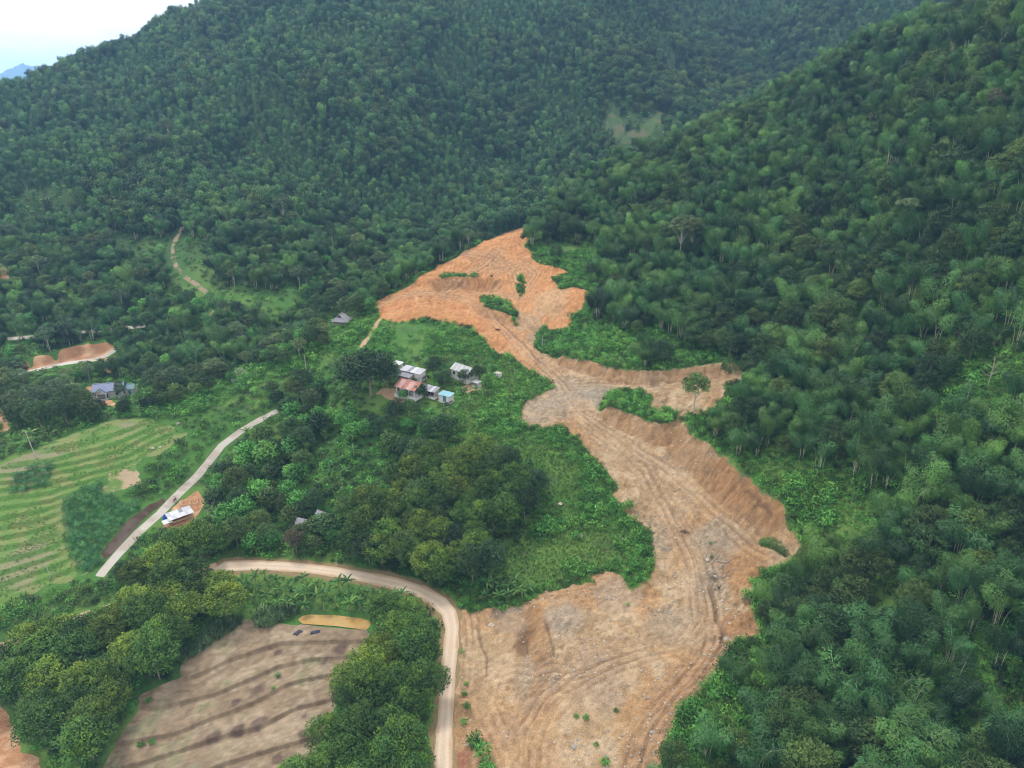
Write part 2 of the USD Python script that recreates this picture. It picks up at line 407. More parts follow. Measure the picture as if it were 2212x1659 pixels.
RISERS = [ground_line(s) for s in (
    "830,1388 771,1387 690,1388 610,1391 565,1405 487,1432 410,1465 370,1475",
    "830,1416 755,1418 663,1426 605,1440 550,1465 470,1500 350,1525 300,1530",
    "800,1440 725,1455 650,1470 612,1483 550,1520 470,1550 380,1585 250,1610",
    "780,1490 700,1515 640,1530 550,1575 470,1595 400,1620 260,1660",
    "720,1580 612,1612 550,1630 480,1652 400,1685 300,1720",
    "700,1640 612,1660 540,1690 480,1715")]
TERR_STEP = 1.0
_pond_z = float(np.min(base(A["pond"].ring[:, 0], A["pond"].ring[:, 1]))) + 0.1


def site_sd(x, y):
    s = A["site"].sd(x, y)
    k = s > -2
    if k.any():
        xs, ys = x[k], y[k]
        n = (fbm(np.stack([xs / 1.7, ys / 1.7, 0 * xs], -1), 3, 11) - 0.5) * 1.9
        v = s[k]
        for i in ("isle_a", "isle_b", "isle_c"):
            v = np.minimum(v, -A[i].sd(xs, ys))
        s[k] = v + n
    return s


def relief(x, y, look=False):
    """Ground height (n) and, on request, the masks the colours need."""
    x, y = np.asarray(x, float), np.asarray(y, float)
    z = base(x, y)
    p = np.stack([x, y, 0 * x], -1)
    z = z + (fbm(p / 9.0, 3, 1) - 0.5) * 1.0
    s = site_sd(x, y)
    w = smooth((s + 0.6) / 2.0)
    rut = np.zeros(x.shape)
    flat = np.zeros(x.shape)
    face, streak, ditch = np.zeros(x.shape), np.zeros(x.shape), np.zeros(x.shape)
    k = w > 0
    if k.any():
        xs, ys, ps = x[k], y[k], p[k]
        r, fl, stk = np.zeros(xs.shape), np.zeros(xs.shape), np.zeros(xs.shape)
        wob = (noise(ps / 4.0, 5) - 0.5) * 0.5
        for line, half in RUTS:
            lo, hi = line.min(0) - 11, line.max(0) + 11
            b = (xs > lo[0]) & (xs < hi[0]) & (ys > lo[1]) & (ys < hi[1])
            if not b.any():
                continue
            d, sg, al = seg_dist(xs[b], ys[b], line)
            d = d * sg + wob[b]
            g = np.zeros(d.shape)
            for off, amp in ((0.0, 1.0), (1.7, 0.6), (-2.1, 0.6)):
                for t in (-half, half):
                    g = np.maximum(g, amp * np.exp(-((d - t - off) / 0.30) ** 2))
            g *= 0.45 + 0.55 * smooth(noise(np.stack([al / 7, 0 * al + half * 9, 0 * al], -1), 7) * 1.6 - 0.2)
            r[b] = np.maximum(r[b], g)
            comb = fbm(np.stack([al / 10, d / 0.62, 0 * al + half * 31 + line[0, 0]], -1), 2, 9)
            stk[b] = np.maximum(stk[b], smooth((comb - 0.52) / 0.16) * np.exp(-(d / 6.5) ** 2))
            fl[b] = np.maximum(fl[b], np.exp(-(d / 3.2) ** 2))
        rough_ = 0.55 + 1.5 * smooth((fbm(ps / 13.0, 3, 24) - 0.46) / 0.14)
        lump = ((fbm(ps / 5.0, 4, 21) - 0.5) * 1.5 + (fbm(ps / 1.1, 3, 22) - 0.5) * 0.62) * rough_
        rid = np.abs(fbm(ps * [0.45, 0.9, 1], 3, 23) - 0.5)
        z[k] += w[k] * (lump * (1 - 0.72 * fl) + (0.12 - rid) * 0.9 * (1 - 0.6 * fl) - 0.26 * r - 0.13 * stk)
        rut[k], flat[k], streak[k] = r * w[k], fl * w[k], stk * w[k]
        for line, wd, dp in DITCHES:
            d, sg, al = seg_dist(xs, ys, line)
            g = np.exp(-((d * sg + wob * 1.6) / wd) ** 2) * w[k]
            z[k] -= dp * g
            ditch[k] = np.maximum(ditch[k], g)
    for line, h, wd, inn, dk in BANKS:
        lo, hi = line.min(0) - 3 * dk, line.max(0) + 3 * dk
        b = (x > lo[0]) & (x < hi[0]) & (y > lo[1]) & (y < hi[1])
        if not b.any():
            continue
        d, sg, al = seg_dist(x[b], y[b], line)
        _, s0, _ = seg_dist(np.array([inn[0]]), np.array([inn[1]]), line)
        t = d * sg * s0[0]
        L = np.hypot(*np.diff(line, axis=0).T).sum()
        end = smooth(np.minimum(al, L - al) / 4 + 0.02) * np.exp(-np.where((al < 0.05) | (al > L - 0.05), d, 0) / 4)
        q = np.stack([al / 0.75, np.abs(t) / 9, 0 * al + h], -1)
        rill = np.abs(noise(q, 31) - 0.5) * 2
        tt = np.clip(t / wd + (fbm(q * 0.35, 3, 32) - 0.5) * 0.6, 0, 1)
        prof = np.where(t > 0, smooth(1 - tt), np.exp(np.minimum(t, 0) / dk))
        on = smooth((t + 0.3) / 0.8) * smooth((wd * 1.05 - t) / 1.2)
        z[b] += end * (h * prof - on * 0.75 * (1 - rill) * min(1, abs(h) / 2))
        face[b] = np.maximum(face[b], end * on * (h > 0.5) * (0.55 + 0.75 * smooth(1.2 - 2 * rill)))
    ter = smooth(A["terraces"].sd(x, y) / 3)
    riser = np.zeros(x.shape)
    k = ter > 0
    if k.any():
        q = (z[k] + (noise(p[k] / 14, 41) - 0.5) * 0.5) / TERR_STEP
        f = q - np.floor(q)
        z[k] += ter[k] * TERR_STEP * (smooth((f - 0.55) / 0.4) - f) * 0.9
        riser[k] = ter[k] * smooth((f - 0.50) / 0.12) * smooth((1.02 - f) / 0.1)
    fd = A["field"].sd(x, y)
    k = fd > -1.5
    fr = np.zeros(x.shape)
    if k.any():
        xs, ys = x[k], y[k]
        dz, fw = np.zeros(xs.shape), smooth((fd[k] + 0.5) / 1.2)
        for line in RISERS:
            d, sg, al = seg_dist(xs, ys, line)
            t = d * sg + (noise(np.stack([al / 5, 0 * al, 0 * al], -1), 51) - 0.5) * 0.7
            t = -t if True else t
            dz += 0.95 * (smooth(t / 0.4 + 0.5) - 0.5) * np.exp(-(t / 5.0) ** 2) + 0.10 * np.exp(-((t + 0.5) / 0.25) ** 2) - 0.05 * smooth((fbm(np.stack([al / 6, d * sg / 0.55, 0 * al], -1), 2, 53) - 0.5) / 0.12) * np.exp(-(d / 4) ** 2)
            fr[k] = np.maximum(fr[k], fw * np.maximum(np.where(t < 0, np.exp(-(t / 0.14) ** 2), np.exp(-(t / 0.5) ** 2)) * (0.35 + 0.75 * noise(np.stack([al / 2.5, 0 * al, 0 * al], -1), 54)), 0.30 * smooth((fbm(np.stack([al / 6, d * sg / 0.55, 0 * al], -1), 2, 53) - 0.5) / 0.1) * np.exp(-(d / 4) ** 2)) * (al > 0.1))
        z[k] += fw * (dz + (fbm(p[k] / 1.0, 3, 52) - 0.5) * 0.34 - (fbm(p[k] / 9.0, 3, 1) - 0.5) * 0.6)
    pd = A["pond"].sd(x, y)
    pw = smooth((pd + 1.2) / 1.6)
    z = z * (1 - pw) + pw * (_pond_z - 0.35)
    for n, up in (("road", 0.12), ("road_left", 0.12), ("track", 0.06), ("road_a", 0.1), ("road_b", 0.1)):
        sd = A[n].sd(x, y)
        rw = smooth((sd + 1.4) / 1.4)
        k = rw > 0
        if k.any():
            z[k] = z[k] * (1 - rw[k]) + rw[k] * (base(x[k], y[k]) + up + 0.03 * np.minimum(sd[k], 2))
    if look:
        return z, dict(site=s, streak=streak, ditch=ditch, rut=rut, flat=flat, face=face, riser=riser, ter=ter, fr=fr, fd=fd, pd=pd)
    return z


def ground(px, py):
    """The point of the finished ground that a ray through a view point meets (near enough)."""
    q = at(px, py)
    return np.column_stack([q[:, :2], relief(q[:, 0], q[:, 1])])


def axis(parts):
    out = [parts[0][0]]
    for a, b, st in parts:
        n = max(1, int(round((b - a) / st)))
        out += list(a + (b - a) * np.arange(1, n + 1) / n)
    return np.array(out)


gx = axis([(-700, -400, 9), (-400, -240, 4), (-240, -170, 1.5), (-170, -98, 0.62), (-98, -15, 0.46), (-15, 76, 0.32), (76, 100, 0.5), (100, 150, 0.9), (150, 400, 4), (400, 800, 9)])
gy = axis([(50, 76, 1.5), (76, 84, 0.6), (84, 190, 0.33), (190, 270, 0.46), (270, 345, 0.7), (345, 440, 1.5), (440, 480, 3), (480, 1150, 6)])
X, Y = np.meshgrid(gx, gy, indexing="ij")
Z, MK = relief(X.ravel(), Y.ravel(), True)
Zg = Z.reshape(X.shape)
dzx, dzy = np.gradient(Zg, gx, gy)
NRM = norm(np.stack([-dzx, -dzy, np.ones_like(dzx)], -1)).reshape(-1, 3)
px_, py_, Zf = X.ravel(), Y.ravel(), Z
P3 = np.stack([px_, py_, 0 * px_], -1)


def mixc(a, b, t):
    return a * (1 - t[:, None]) + np.asarray(b) * t[:, None]


n1, n2, n3 = fbm(P3 / 16, 4, 61), fbm(P3 / 3.2, 4, 62), fbm(P3 / 0.9, 3, 63)
# grassy hillside
TINT = mixc(np.tile([0.062, 0.145, 0.030], (len(px_), 1)), [0.105, 0.185, 0.040], smooth((n1 - 0.4) / 0.25))
TINT = mixc(TINT, [0.045, 0.105, 0.030], smooth((n2 - 0.5) / 0.2) * 0.7)
TINT = mixc(TINT, [0.17, 0.13, 0.075], smooth((n2 * 0.6 + n3 * 0.4 - 0.62) / 0.10) * 0.35)
TINT = mixc(TINT, [0.028, 0.050, 0.022], smooth((py_ - 330) / 120) * 0.8)


def soft(px, py, r, nz=0.5):
    q = at(px, py)[0]
    d = np.hypot(px_ - q[0], (py_ - q[1]) * 0.8) / r
    return smooth((1.25 - d - (n2 - 0.5) * 2.4 * nz) / 0.7)


# bare earth
EARTH = mixc(np.tile([0.40, 0.27, 0.155], (len(px_), 1)), [0.50, 0.365, 0.235], smooth((n2 - 0.42) / 0.25))
EARTH = mixc(EARTH, [0.44, 0.245, 0.115], smooth((n1 - 0.48) / 0.18) * 0.7)
up = smooth((py_ - 238 + (n1 - 0.5) * 40) / 30)
EARTH = mixc(EARTH, [0.55, 0.25, 0.105], up * (0.75 + 0.25 * n2))
EARTH = mixc(EARTH, [0.61, 0.345, 0.175], up * smooth((n2 - 0.5) / 0.2) * 0.5)
for a, b, r, c, t in ((1225, 845, 8, (0.33, 0.275, 0.22), .8), (1290, 855, 6, (0.31, 0.27, 0.22), .8), (1180, 885, 8, (0.36, 0.29, 0.22), .7), (1170, 730, 6, (0.36, 0.29, 0.22), .6), (1140, 700, 7, (0.46, 0.34, 0.22), .7),
                      (1190, 650, 8, (0.5, 0.36, 0.22), .6), (1555, 1190, 8, (0.33, 0.275, 0.215), .75), (1530, 1260, 5, (0.30, 0.25, 0.2), .8), (1420, 1155, 5, (0.36, 0.29, 0.22), .6), (1340, 1290, 6, (0.37, 0.30, 0.23), .6),
                      (1210, 1350, 5, (0.36, 0.30, 0.24), .7), (1090, 1300, 4, (0.34, 0.29, 0.235), .7), (1300, 1480, 7, (0.36, 0.27, 0.205), .6), (1450, 1350, 6, (0.34, 0.29, 0.23), .5), (1150, 1480, 5, (0.33, 0.28, 0.23), .6),
                      (1040, 1520, 5, (0.42, 0.29, 0.16), .5), (1060, 1400, 5, (0.44, 0.31, 0.18), .6), (1080, 1318, 2.2, (0.155, 0.085, 0.045), .9), (1100, 1312, 1.6, (0.17, 0.09, 0.05), .9), (1135, 1375, 2.6, (0.15, 0.085, 0.045), .9), (1128, 1398, 2.0, (0.16, 0.09, 0.05), .85),
                      (1620, 1235, 7, (0.40, 0.205, 0.085), .75), (1595, 1350, 6, (0.34, 0.17, 0.072), .8), (1500, 1450, 8, (0.42, 0.25, 0.12), .7), (1420, 1520, 7, (0.42, 0.255, 0.125), .6), (1480, 1480, 6, (0.36, 0.19, 0.085), .7), (1420, 1590, 7, (0.33, 0.175, 0.078), .8), (1640, 1080, 7, (0.36, 0.195, 0.09), .7), (1580, 1040, 6, (0.38, 0.21, 0.10), .7), (1380, 1600, 6, (0.42, 0.26, 0.13), .6), (998, 1640, 2.4, (0.30, 0.13, 0.085), .9), (1110, 1340, 5, (0.30, 0.25, 0.20), .5)):
    EARTH = mixc(EARTH, c, soft(a, b, r) * t)
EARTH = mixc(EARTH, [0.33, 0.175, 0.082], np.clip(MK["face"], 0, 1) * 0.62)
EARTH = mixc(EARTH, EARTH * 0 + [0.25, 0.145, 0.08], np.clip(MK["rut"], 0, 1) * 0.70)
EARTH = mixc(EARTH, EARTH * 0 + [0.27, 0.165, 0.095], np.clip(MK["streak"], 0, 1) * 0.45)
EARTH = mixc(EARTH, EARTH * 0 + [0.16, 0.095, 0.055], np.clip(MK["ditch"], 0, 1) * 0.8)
EARTH = mixc(EARTH, [0.53, 0.38, 0.25], MK["flat"] * (1 - MK["rut"]) * 0.35)
EARTH *= (0.47 + 0.55 * n3)[:, None] * [1.0, 0.99, 0.92]
# ploughed field
FIELD = mixc(np.tile([0.225, 0.165, 0.105], (len(px_), 1)), [0.295, 0.225, 0.15], smooth((n2 - 0.42) / 0.2))
FIELD = mixc(FIELD, [0.14, 0.155, 0.075], smooth((n1 * 0.5 + n2 * 0.5 - 0.55) / 0.1) * 0.55)
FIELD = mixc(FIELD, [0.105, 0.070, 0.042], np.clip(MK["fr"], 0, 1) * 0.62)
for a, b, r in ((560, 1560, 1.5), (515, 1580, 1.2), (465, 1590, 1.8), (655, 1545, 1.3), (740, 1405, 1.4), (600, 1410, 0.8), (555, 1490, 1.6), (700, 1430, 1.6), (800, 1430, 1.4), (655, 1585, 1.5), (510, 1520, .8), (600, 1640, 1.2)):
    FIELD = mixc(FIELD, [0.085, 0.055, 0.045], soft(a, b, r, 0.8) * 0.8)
FIELD *= (0.60 + 0.8 * n3)[:, None]
# terraces: pale treads, grassy risers
TERR = mixc(np.tile([0.110, 0.185, 0.045], (len(px_), 1)), [0.185, 0.200, 0.075], smooth((n2 - 0.42) / 0.22) * 0.8)
TERR = mixc(TERR, [0.22, 0.185, 0.12], smooth((n1 - 0.54) / 0.1) * 0.7)
TERR = mixc(TERR, [0.075, 0.165, 0.032], MK["riser"] * 0.8)
TERR = mixc(TERR, [0.15, 0.12, 0.05], MK["riser"] * smooth((n2 - 0.54) / 0.1) * 0.35)
ROAD = mixc(np.tile([0.50, 0.39, 0.285], (len(px_), 1)), [0.50, 0.37, 0.25], smooth((n2 - 0.45) / 0.2) * 0.6)
_rs = A["road"].sd(px_, py_)
ROAD = mixc(ROAD, [0.40, 0.27, 0.165], smooth((0.75 - _rs + (n2 - 0.5) * 0.9) / 0.6) * 0.8)
ROAD = mixc(ROAD, [0.62, 0.50, 0.38], np.exp(-((_rs - 1.0) / 0.28) ** 2) * 0.6)
TRACK = mixc(np.tile([0.42, 0.38, 0.33], (len(px_), 1)), [0.34, 0.29, 0.24], smooth((n2 - 0.45) / 0.2))
RED = mixc(np.tile([0.36, 0.185, 0.095], (len(px_), 1)), [0.46, 0.28, 0.16], smooth((n2 - 0.42) / 0.2))
RED *= (0.75 + 0.5 * n3)[:, None]
# grass verge next to roads and the site goes to bare soil
_v = np.maximum(smooth((_rs + 1.7 + (n2 - 0.5) * 2) / 0.8), 0.6 * smooth((MK["site"] + 0.6) / 0.5))
TINT = mixc(TINT, [0.26, 0.17, 0.095], _v * 0.8)

idx = np.arange(len(px_)).reshape(X.shape)
a_, b_, c_, d_ = idx[:-1, :-1].ravel(), idx[1:, :-1].ravel(), idx[1:, 1:].ravel(), idx[:-1, 1:].ravel()
pj = project(np.stack([px_, py_, Zf], -1))
okv = (np.abs(pj[:, 0] - PW / 2) < PW * 0.82) & (pj[:, 1] < PH * 1.35) & (pj[:, 2] > 10)
keep = okv[a_] & okv[c_]
FACES = np.vstack([np.stack([a_, b_, c_], 1)[keep], np.stack([a_, c_, d_], 1)[keep]])
COLS = np.hstack([np.stack([px_, py_, Zf], -1), NRM, TINT])


def cut(V, F, s):
    """Cuts a mesh where the vertex field s changes sign: (all vertices, faces inside, faces outside)."""
    ins = s > 0
    c = ins[F].sum(1)
    full, none, mixed = F[c == 3], F[c == 0], F[(c == 1) | (c == 2)]
    if not len(mixed):
        return V, s, full, none
    lone = np.where(c[(c == 1) | (c == 2)][:, None] == 1, ins[mixed], ~ins[mixed]).argmax(1)
    r = np.arange(len(mixed))
    a, b, d = mixed[r, lone], mixed[r, (lone + 1) % 3], mixed[r, (lone + 2) % 3]
    e = np.concatenate([np.stack([a, b], 1), np.stack([a, d], 1)])
    es = np.sort(e, 1)
    u, inv = np.unique(es, axis=0, return_inverse=True)
    inv = inv.ravel()
    t = s[u[:, 0]] / (s[u[:, 0]] - s[u[:, 1]])
    NV = V[u[:, 0]] * (1 - t[:, None]) + V[u[:, 1]] * t[:, None]
    p, q = len(V) + inv[: len(a)], len(V) + inv[len(a):]
    t1, t2 = np.stack([a, p, q], 1), np.vstack([np.stack([p, b, d], 1), np.stack([p, d, q], 1)])
    li = ins[a]
    two = np.concatenate([li, li])
    return np.vstack([V, NV]), np.concatenate([s, np.zeros(len(NV))]), np.vstack([full, t1[li], t2[~two]]), np.vstack([none, t1[~li], t2[two]])


def soil(name, bump=0.5, rough=0.95, grain=9.0, fine=0.30):
    return usdkit.material(stage, f"/World/Looks/{name}", {
        "at": ("attribute", {"attribute": "tint"}), "g": ("geometry", {}),
        "n": ("noise_texture", {"scale": grain * 0.35, "detail": 6.0, "roughness": 0.65}),
        "n2": ("noise_texture", {"scale": grain * 0.05, "detail": 4.0}),
        "r": ("map_range", {"from_min": 0.28, "from_max": 0.72, "to_min": 1 - fine, "to_max": 1 + fine, "clamp": False}),
        "v": ("voronoi_texture", {"scale": grain * 0.22, "feature": "f1"}),
        "mul": ("vector_math", {"math_type": "scale"}),
        "h": ("math", {"math_type": "multiply_add", "value2": 0.6}),
        "bp": ("bump", {"strength": bump, "distance": 0.12}),
        "p": ("principled_bsdf", {"roughness": rough, "specular_ior_level": 0.15})},
        [("g.position", "n.vector"), ("g.position", "n2.vector"), ("g.position", "v.vector"), ("n.fac", "r.value"), ("at.color", "mul.vector1"), ("r.result", "mul.scale"), ("mul.vector", "p.base_color"),
         ("v.distance", "h.value1"), ("n.fac", "h.value3"), ("h.value", "bp.height"), ("bp.normal", "p.normal")], surface="p.BSDF")


M_GRASS, M_EARTH, M_FIELD, M_ROAD, M_TRACK = soil("grassy_soil", 0.8), soil("bare_soil", 1.0, 0.95, 9.0, 0.34), soil("ploughed_soil", 0.9, 0.95, 14.0, 0.30), soil("packed_earth", 0.35, 0.9, 9.0, 0.12), soil("old_concrete", 0.3, 0.85, 12.0, 0.2)


def rag(n, amp=0.9):
    return A[n].sd(COLS[:, 0], COLS[:, 1]) + (np.concatenate([n2, np.zeros(len(COLS) - len(n2))]) - 0.5) * amp * (np.arange(len(COLS)) < len(n2))


rest = FACES
SURF = [("road", "road", "pale beige dirt road curving through the foreground", lambda: rag("road", 0.5), ROAD, M_ROAD),
        ("road", "road_left", None, lambda: rag("road_left", 0.5), ROAD, M_ROAD),
        ("concrete_track", "track", "narrow grey concrete track climbing the terraced ridge", lambda: rag("track", 0.35), TRACK, M_TRACK),
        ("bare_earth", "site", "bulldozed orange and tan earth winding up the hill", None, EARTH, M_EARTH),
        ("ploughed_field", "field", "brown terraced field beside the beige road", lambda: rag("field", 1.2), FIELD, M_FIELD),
        ("burnt_strip", "burnt", "dark brown bank beside the concrete track", lambda: rag("burnt", 1.2), None, M_FIELD),
        ("valley_road", "road_a", None, lambda: rag("road_a", 0.5), TRACK * 1.15, M_TRACK), ("valley_road", "road_b", None, lambda: rag("road_b", 0.5), TRACK * 1.15, M_TRACK)]
SURF += [("soil_patch", n, None, (lambda n=n: rag(n, 1.6)), RED, M_EARTH) for n in ("cut_b", "red_a", "red_b", "red_c", "red_d", "red_e", "red_f", "red_g", "red_corner", "yard_stall")]
SURF += [("soil_patch", n, None, (lambda n=n: rag(n, 5.0)), mixc(RED, [0.40, 0.30, 0.18], np.full(len(px_), 0.7)), M_EARTH) for n in ("yard_red", "yard_white", "tan_patch", "scar_a", "scar_b", "scar_c", "scar_d")]
SURF += [("trail", n, None, (lambda n=n: rag(n, 1.0)), mixc(RED, [0.36, 0.27, 0.17], np.full(len(px_), 0.6)), M_EARTH) for n in ("trail", "trail_b", "trail_c", "path_hut")]
SURF += [("crop_terraces", "terraces", "green curved crop terraces on the left ridge", lambda: rag("terraces", 7.0), TERR, M_GRASS)]


def put_surface(name, F, V, mat, tint, label=None):
    used, inv = np.unique(F, return_inverse=True)
    v = V[used]
    return tag(wmesh(f"/World/{numbered(name)}", v[:, :3], inv.reshape(-1, 3), mat, norm(v[:, 3:6]), tint[used]), label=label, kind="structure")


VAL = np.hstack([COLS, EARTH, FIELD, TERR, ROAD, TRACK, RED])
KIND = {"road": 18, "concrete_track": 21, "bare_earth": 9, "ploughed_field": 12, "burnt_strip": 24, "valley_road": 21, "soil_patch": 24, "trail": 24, "crop_terraces": 15}
for name, key, label, fn, _t, mat in SURF:
    if key == "site":
        s = np.full(len(VAL), -8.0)
        s[: len(px_)] = MK["site"]
        if len(VAL) > len(px_):
            s[len(px_):] = site_sd(VAL[len(px_):, 0], VAL[len(px_):, 1])
    else:
        COLS = VAL
        s = fn()
    s = np.where(np.abs(s) < 1e-4, 1e-4, s)
    VAL, s, inside, rest = cut(VAL, rest, s)
    if not len(inside):
        continue
    k = KIND[name]
    T = VAL[:, k:k + 3]
    if name == "burnt_strip":
        T = T * [0.22, 0.28, 0.36]
    elif key == "tan_patch":
        nn = smooth((fbm(VAL[:, :3] / 2.2, 3, 78)[:, None] - 0.42) / 0.2)
        T = VAL[:, 15:18] * (1 - nn) + np.array([0.36, 0.27, 0.17]) * nn
    elif key == "trail":
        nn = smooth((fbm(VAL[:, :3] / 3.0, 3, 79)[:, None] - 0.36) / 0.22)
        T = VAL[:, 6:9] * (1 - nn) + np.array([0.27, 0.20, 0.13]) * nn
    elif key in ("yard_red", "yard_white", "trail", "trail_b", "trail_c", "path_hut"):
        T = T * 0.35 + np.array([0.40, 0.30, 0.18]) * 0.65
    elif key.startswith("scar"):
        nn = fbm(VAL[:, :3] / 9, 3, 77)[:, None]
        T = VAL[:, 6:9] * 1.3 * (1 - smooth((nn - 0.38) / 0.2)) + (VAL[:, 6:9] * 0.55 + np.array([0.15, 0.11, 0.065]) * 0.5) * smooth((nn - 0.38) / 0.2)
    elif name == "valley_road":
        T = T * 1.25
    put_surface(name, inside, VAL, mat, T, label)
put_surface("ground", rest, VAL, M_GRASS, VAL[:, 6:9])

# ------------------------------------------------------------------ foliage: models
def leaf_mat(name, ca, cb, cc, rough=0.55, trans=0.22, spread=0.42, spec=0.25):
    """Leaves: the mesh's own tint times a colour that drifts over the land and from plant to plant."""
    return usdkit.material(stage, f"/World/Looks/{name}", {
        "at": ("attribute", {"attribute": "tint"}), "g": ("geometry", {}), "oi": ("object_info", {}),
        "n": ("noise_texture", {"scale": 0.022, "detail": 4.0, "roughness": 0.6}),
        "add": ("math", {"math_type": "multiply_add", "value2": 0.55}),
        "sub": ("math", {"math_type": "subtract", "value2": 0.27}),
        "rp": ("rgb_ramp", {"ramp": [(0.22, ca), (0.5, cb), (0.8, cc)]}),
        "lum": ("map_range", {"from_min": 0.0, "from_max": 1.0, "to_min": 1 - spread, "to_max": 1 + spread}),
        "rr": ("math", {"math_type": "fraction"}), "r7": ("math", {"math_type": "multiply", "value2": 7.31}),
        "sc": ("vector_math", {"math_type": "scale"}), "mu": ("vector_math", {"math_type": "multiply"}),
        "p": ("principled_bsdf", {"roughness": rough, "specular_ior_level": spec}),
        "t": ("translucent_bsdf", {}), "mx": ("mix_closure", {"fac": trans})},
        [("g.position", "n.vector"), ("oi.random", "add.value1"), ("n.fac", "add.value3"), ("add.value", "sub.value1"), ("sub.value", "rp.fac"), ("oi.random", "r7.value1"), ("r7.value", "rr.value1"), ("rr.value", "lum.value"),
         ("rp.color", "sc.vector1"), ("lum.result", "sc.scale"), ("sc.vector", "mu.vector1"), ("at.color", "mu.vector2"), ("mu.vector", "p.base_color"), ("mu.vector", "t.color"), ("p.BSDF", "mx.closure1"), ("t.BSDF", "mx.closure2")], surface="mx.closure")


def plain(name, col, rough=0.8, var=0.25, scale=3.0, spec=0.3, metal=0.0, bump=0.15):
    c = np.array(col)
    return usdkit.material(stage, f"/World/Looks/{name}", {
        "tc": ("texture_coordinate", {}), "n": ("noise_texture", {"scale": scale, "detail": 6.0, "roughness": 0.65}),
        "rp": ("rgb_ramp", {"ramp": [(0.25, c * (1 - var)), (0.75, np.minimum(c * (1 + var), 1))]}), "bp": ("bump", {"strength": bump, "distance": 0.03}),
        "p": ("principled_bsdf", {"roughness": rough, "specular_ior_level": spec, "metallic": metal})},
        [("tc.object", "n.vector"), ("n.fac", "rp.fac"), ("rp.color", "p.base_color"), ("n.fac", "bp.height"), ("bp.normal", "p.normal")], surface="p.BSDF")


L_BAMBOO = leaf_mat("bamboo_leaves", (0.034, 0.096, 0.034), (0.056, 0.150, 0.044), (0.110, 0.225, 0.050), spread=0.5)
L_TREE = leaf_mat("broad_leaves", (0.030, 0.072, 0.026), (0.048, 0.104, 0.028), (0.092, 0.148, 0.032))
L_PALE = leaf_mat("pale_leaves", (0.085, 0.145, 0.070), (0.115, 0.180, 0.070), (0.17, 0.23, 0.075))
L_ORCH = leaf_mat("grove_leaves", (0.042, 0.108, 0.026), (0.062, 0.138, 0.028), (0.105, 0.170, 0.030))
L_SCRUB = leaf_mat("scrub_leaves", (0.062, 0.205, 0.042), (0.090, 0.270, 0.048), (0.14, 0.32, 0.058))
L_GRASS = leaf_mat("grass_blades", (0.080, 0.200, 0.036), (0.115, 0.245, 0.042), (0.19, 0.28, 0.06))
L_CROP = leaf_mat("crop_leaves", (0.055, 0.185, 0.085), (0.072, 0.225, 0.095), (0.10, 0.25, 0.09))
L_BANANA = leaf_mat("banana_leaves", (0.055, 0.150, 0.045), (0.075, 0.185, 0.050), (0.125, 0.225, 0.050), rough=0.4, trans=0.35)
L_DRY = leaf_mat("dry_leaves", (0.13, 0.115, 0.07), (0.155, 0.13, 0.08), (0.18, 0.15, 0.09))
L_RED = leaf_mat("red_leaves", (0.16, 0.075, 0.05), (0.20, 0.09, 0.06), (0.22, 0.11, 0.06))
M_CULM = plain("bamboo_culm", (0.44, 0.42, 0.27), 0.6)
M_BARK = plain("bark", (0.20, 0.165, 0.125), 0.9)
M_PALEBARK = plain("pale_bark", (0.34, 0.31, 0.26), 0.85)
M_DEADWOOD = plain("dead_wood", (0.33, 0.29, 0.24), 0.85)


class Leaves:
    def __init__(self):
        self.V, self.N, self.T = [], [], []

    def add(self, c, ax, L, W, n, tint, rng):
        """Rhombic leaves from c along ax; n is the direction the foliage faces there."""
        ax = norm(ax)
        side = norm(np.cross(ax, n + 0.35 * rng.normal(size=n.shape)))
        L, W = np.broadcast_to(L, (len(c),))[:, None], np.broadcast_to(W, (len(c),))[:, None]
        q = np.stack([c, c + ax * L * 0.45 + side * W / 2, c + ax * L, c + ax * L * 0.45 - side * W / 2], 1)
        self.V.append(q.reshape(-1, 3))
        self.N.append(np.repeat(norm(n), 4, 0))
        self.T.append(np.repeat(np.broadcast_to(tint, (len(c), 3)), 4, 0))

    def put(self, path, mat):
        V, N, T = np.vstack(self.V), np.vstack(self.N), np.vstack(self.T)
        k = np.arange(len(V) // 4)[:, None] * 4
        return wmesh(path, V, k + [[0, 1, 2, 3]], mat, N, T)


def ball(n, rng):
    return norm(rng.normal(size=(n, 3)))


def plume(lv, curve, R, n, rng, L=0.75, W=0.2, start=0.42, tint=1.0):
    """A drooping bamboo plume round the upper part of a culm."""
    t = start + (1 - start) * rng.random(n) ** 0.85
    i = t * (len(curve) - 1)
    k = np.minimum(i.astype(int), len(curve) - 2)
    p = curve[k] + (curve[k + 1] - curve[k]) * (i - k)[:, None]
    g = norm(curve[k + 1] - curve[k])
    r = R * np.sin(math.pi * np.clip((t - start + 0.05) / (1.10 - start), 0, 1)) ** 0.6
    o = ball(n, rng)
    o = norm(o - 0.8 * (o * g).sum(1, keepdims=True) * g)
    c = p + o * (r * rng.random(n) ** 0.45)[:, None]
    c[:, 2] += np.where(o[:, 2] > 0, 0, -0.45) * r * rng.random(n)
    ax = o * 0.55 + g * 0.45 + np.array([0, 0, -0.75]) + 0.35 * rng.normal(size=(n, 3))
    nn = norm(o + np.array([0, 0, 0.45]))
    v = (0.80 + 0.4 * rng.random(n)) * tint
    lv.add(c, ax, L * (0.7 + 0.6 * rng.random(n)), W * (0.8 + 0.4 * rng.random(n)), nn, np.stack([v * (0.92 + 0.2 * rng.random(n)), v, v * 0.95], 1), rng)


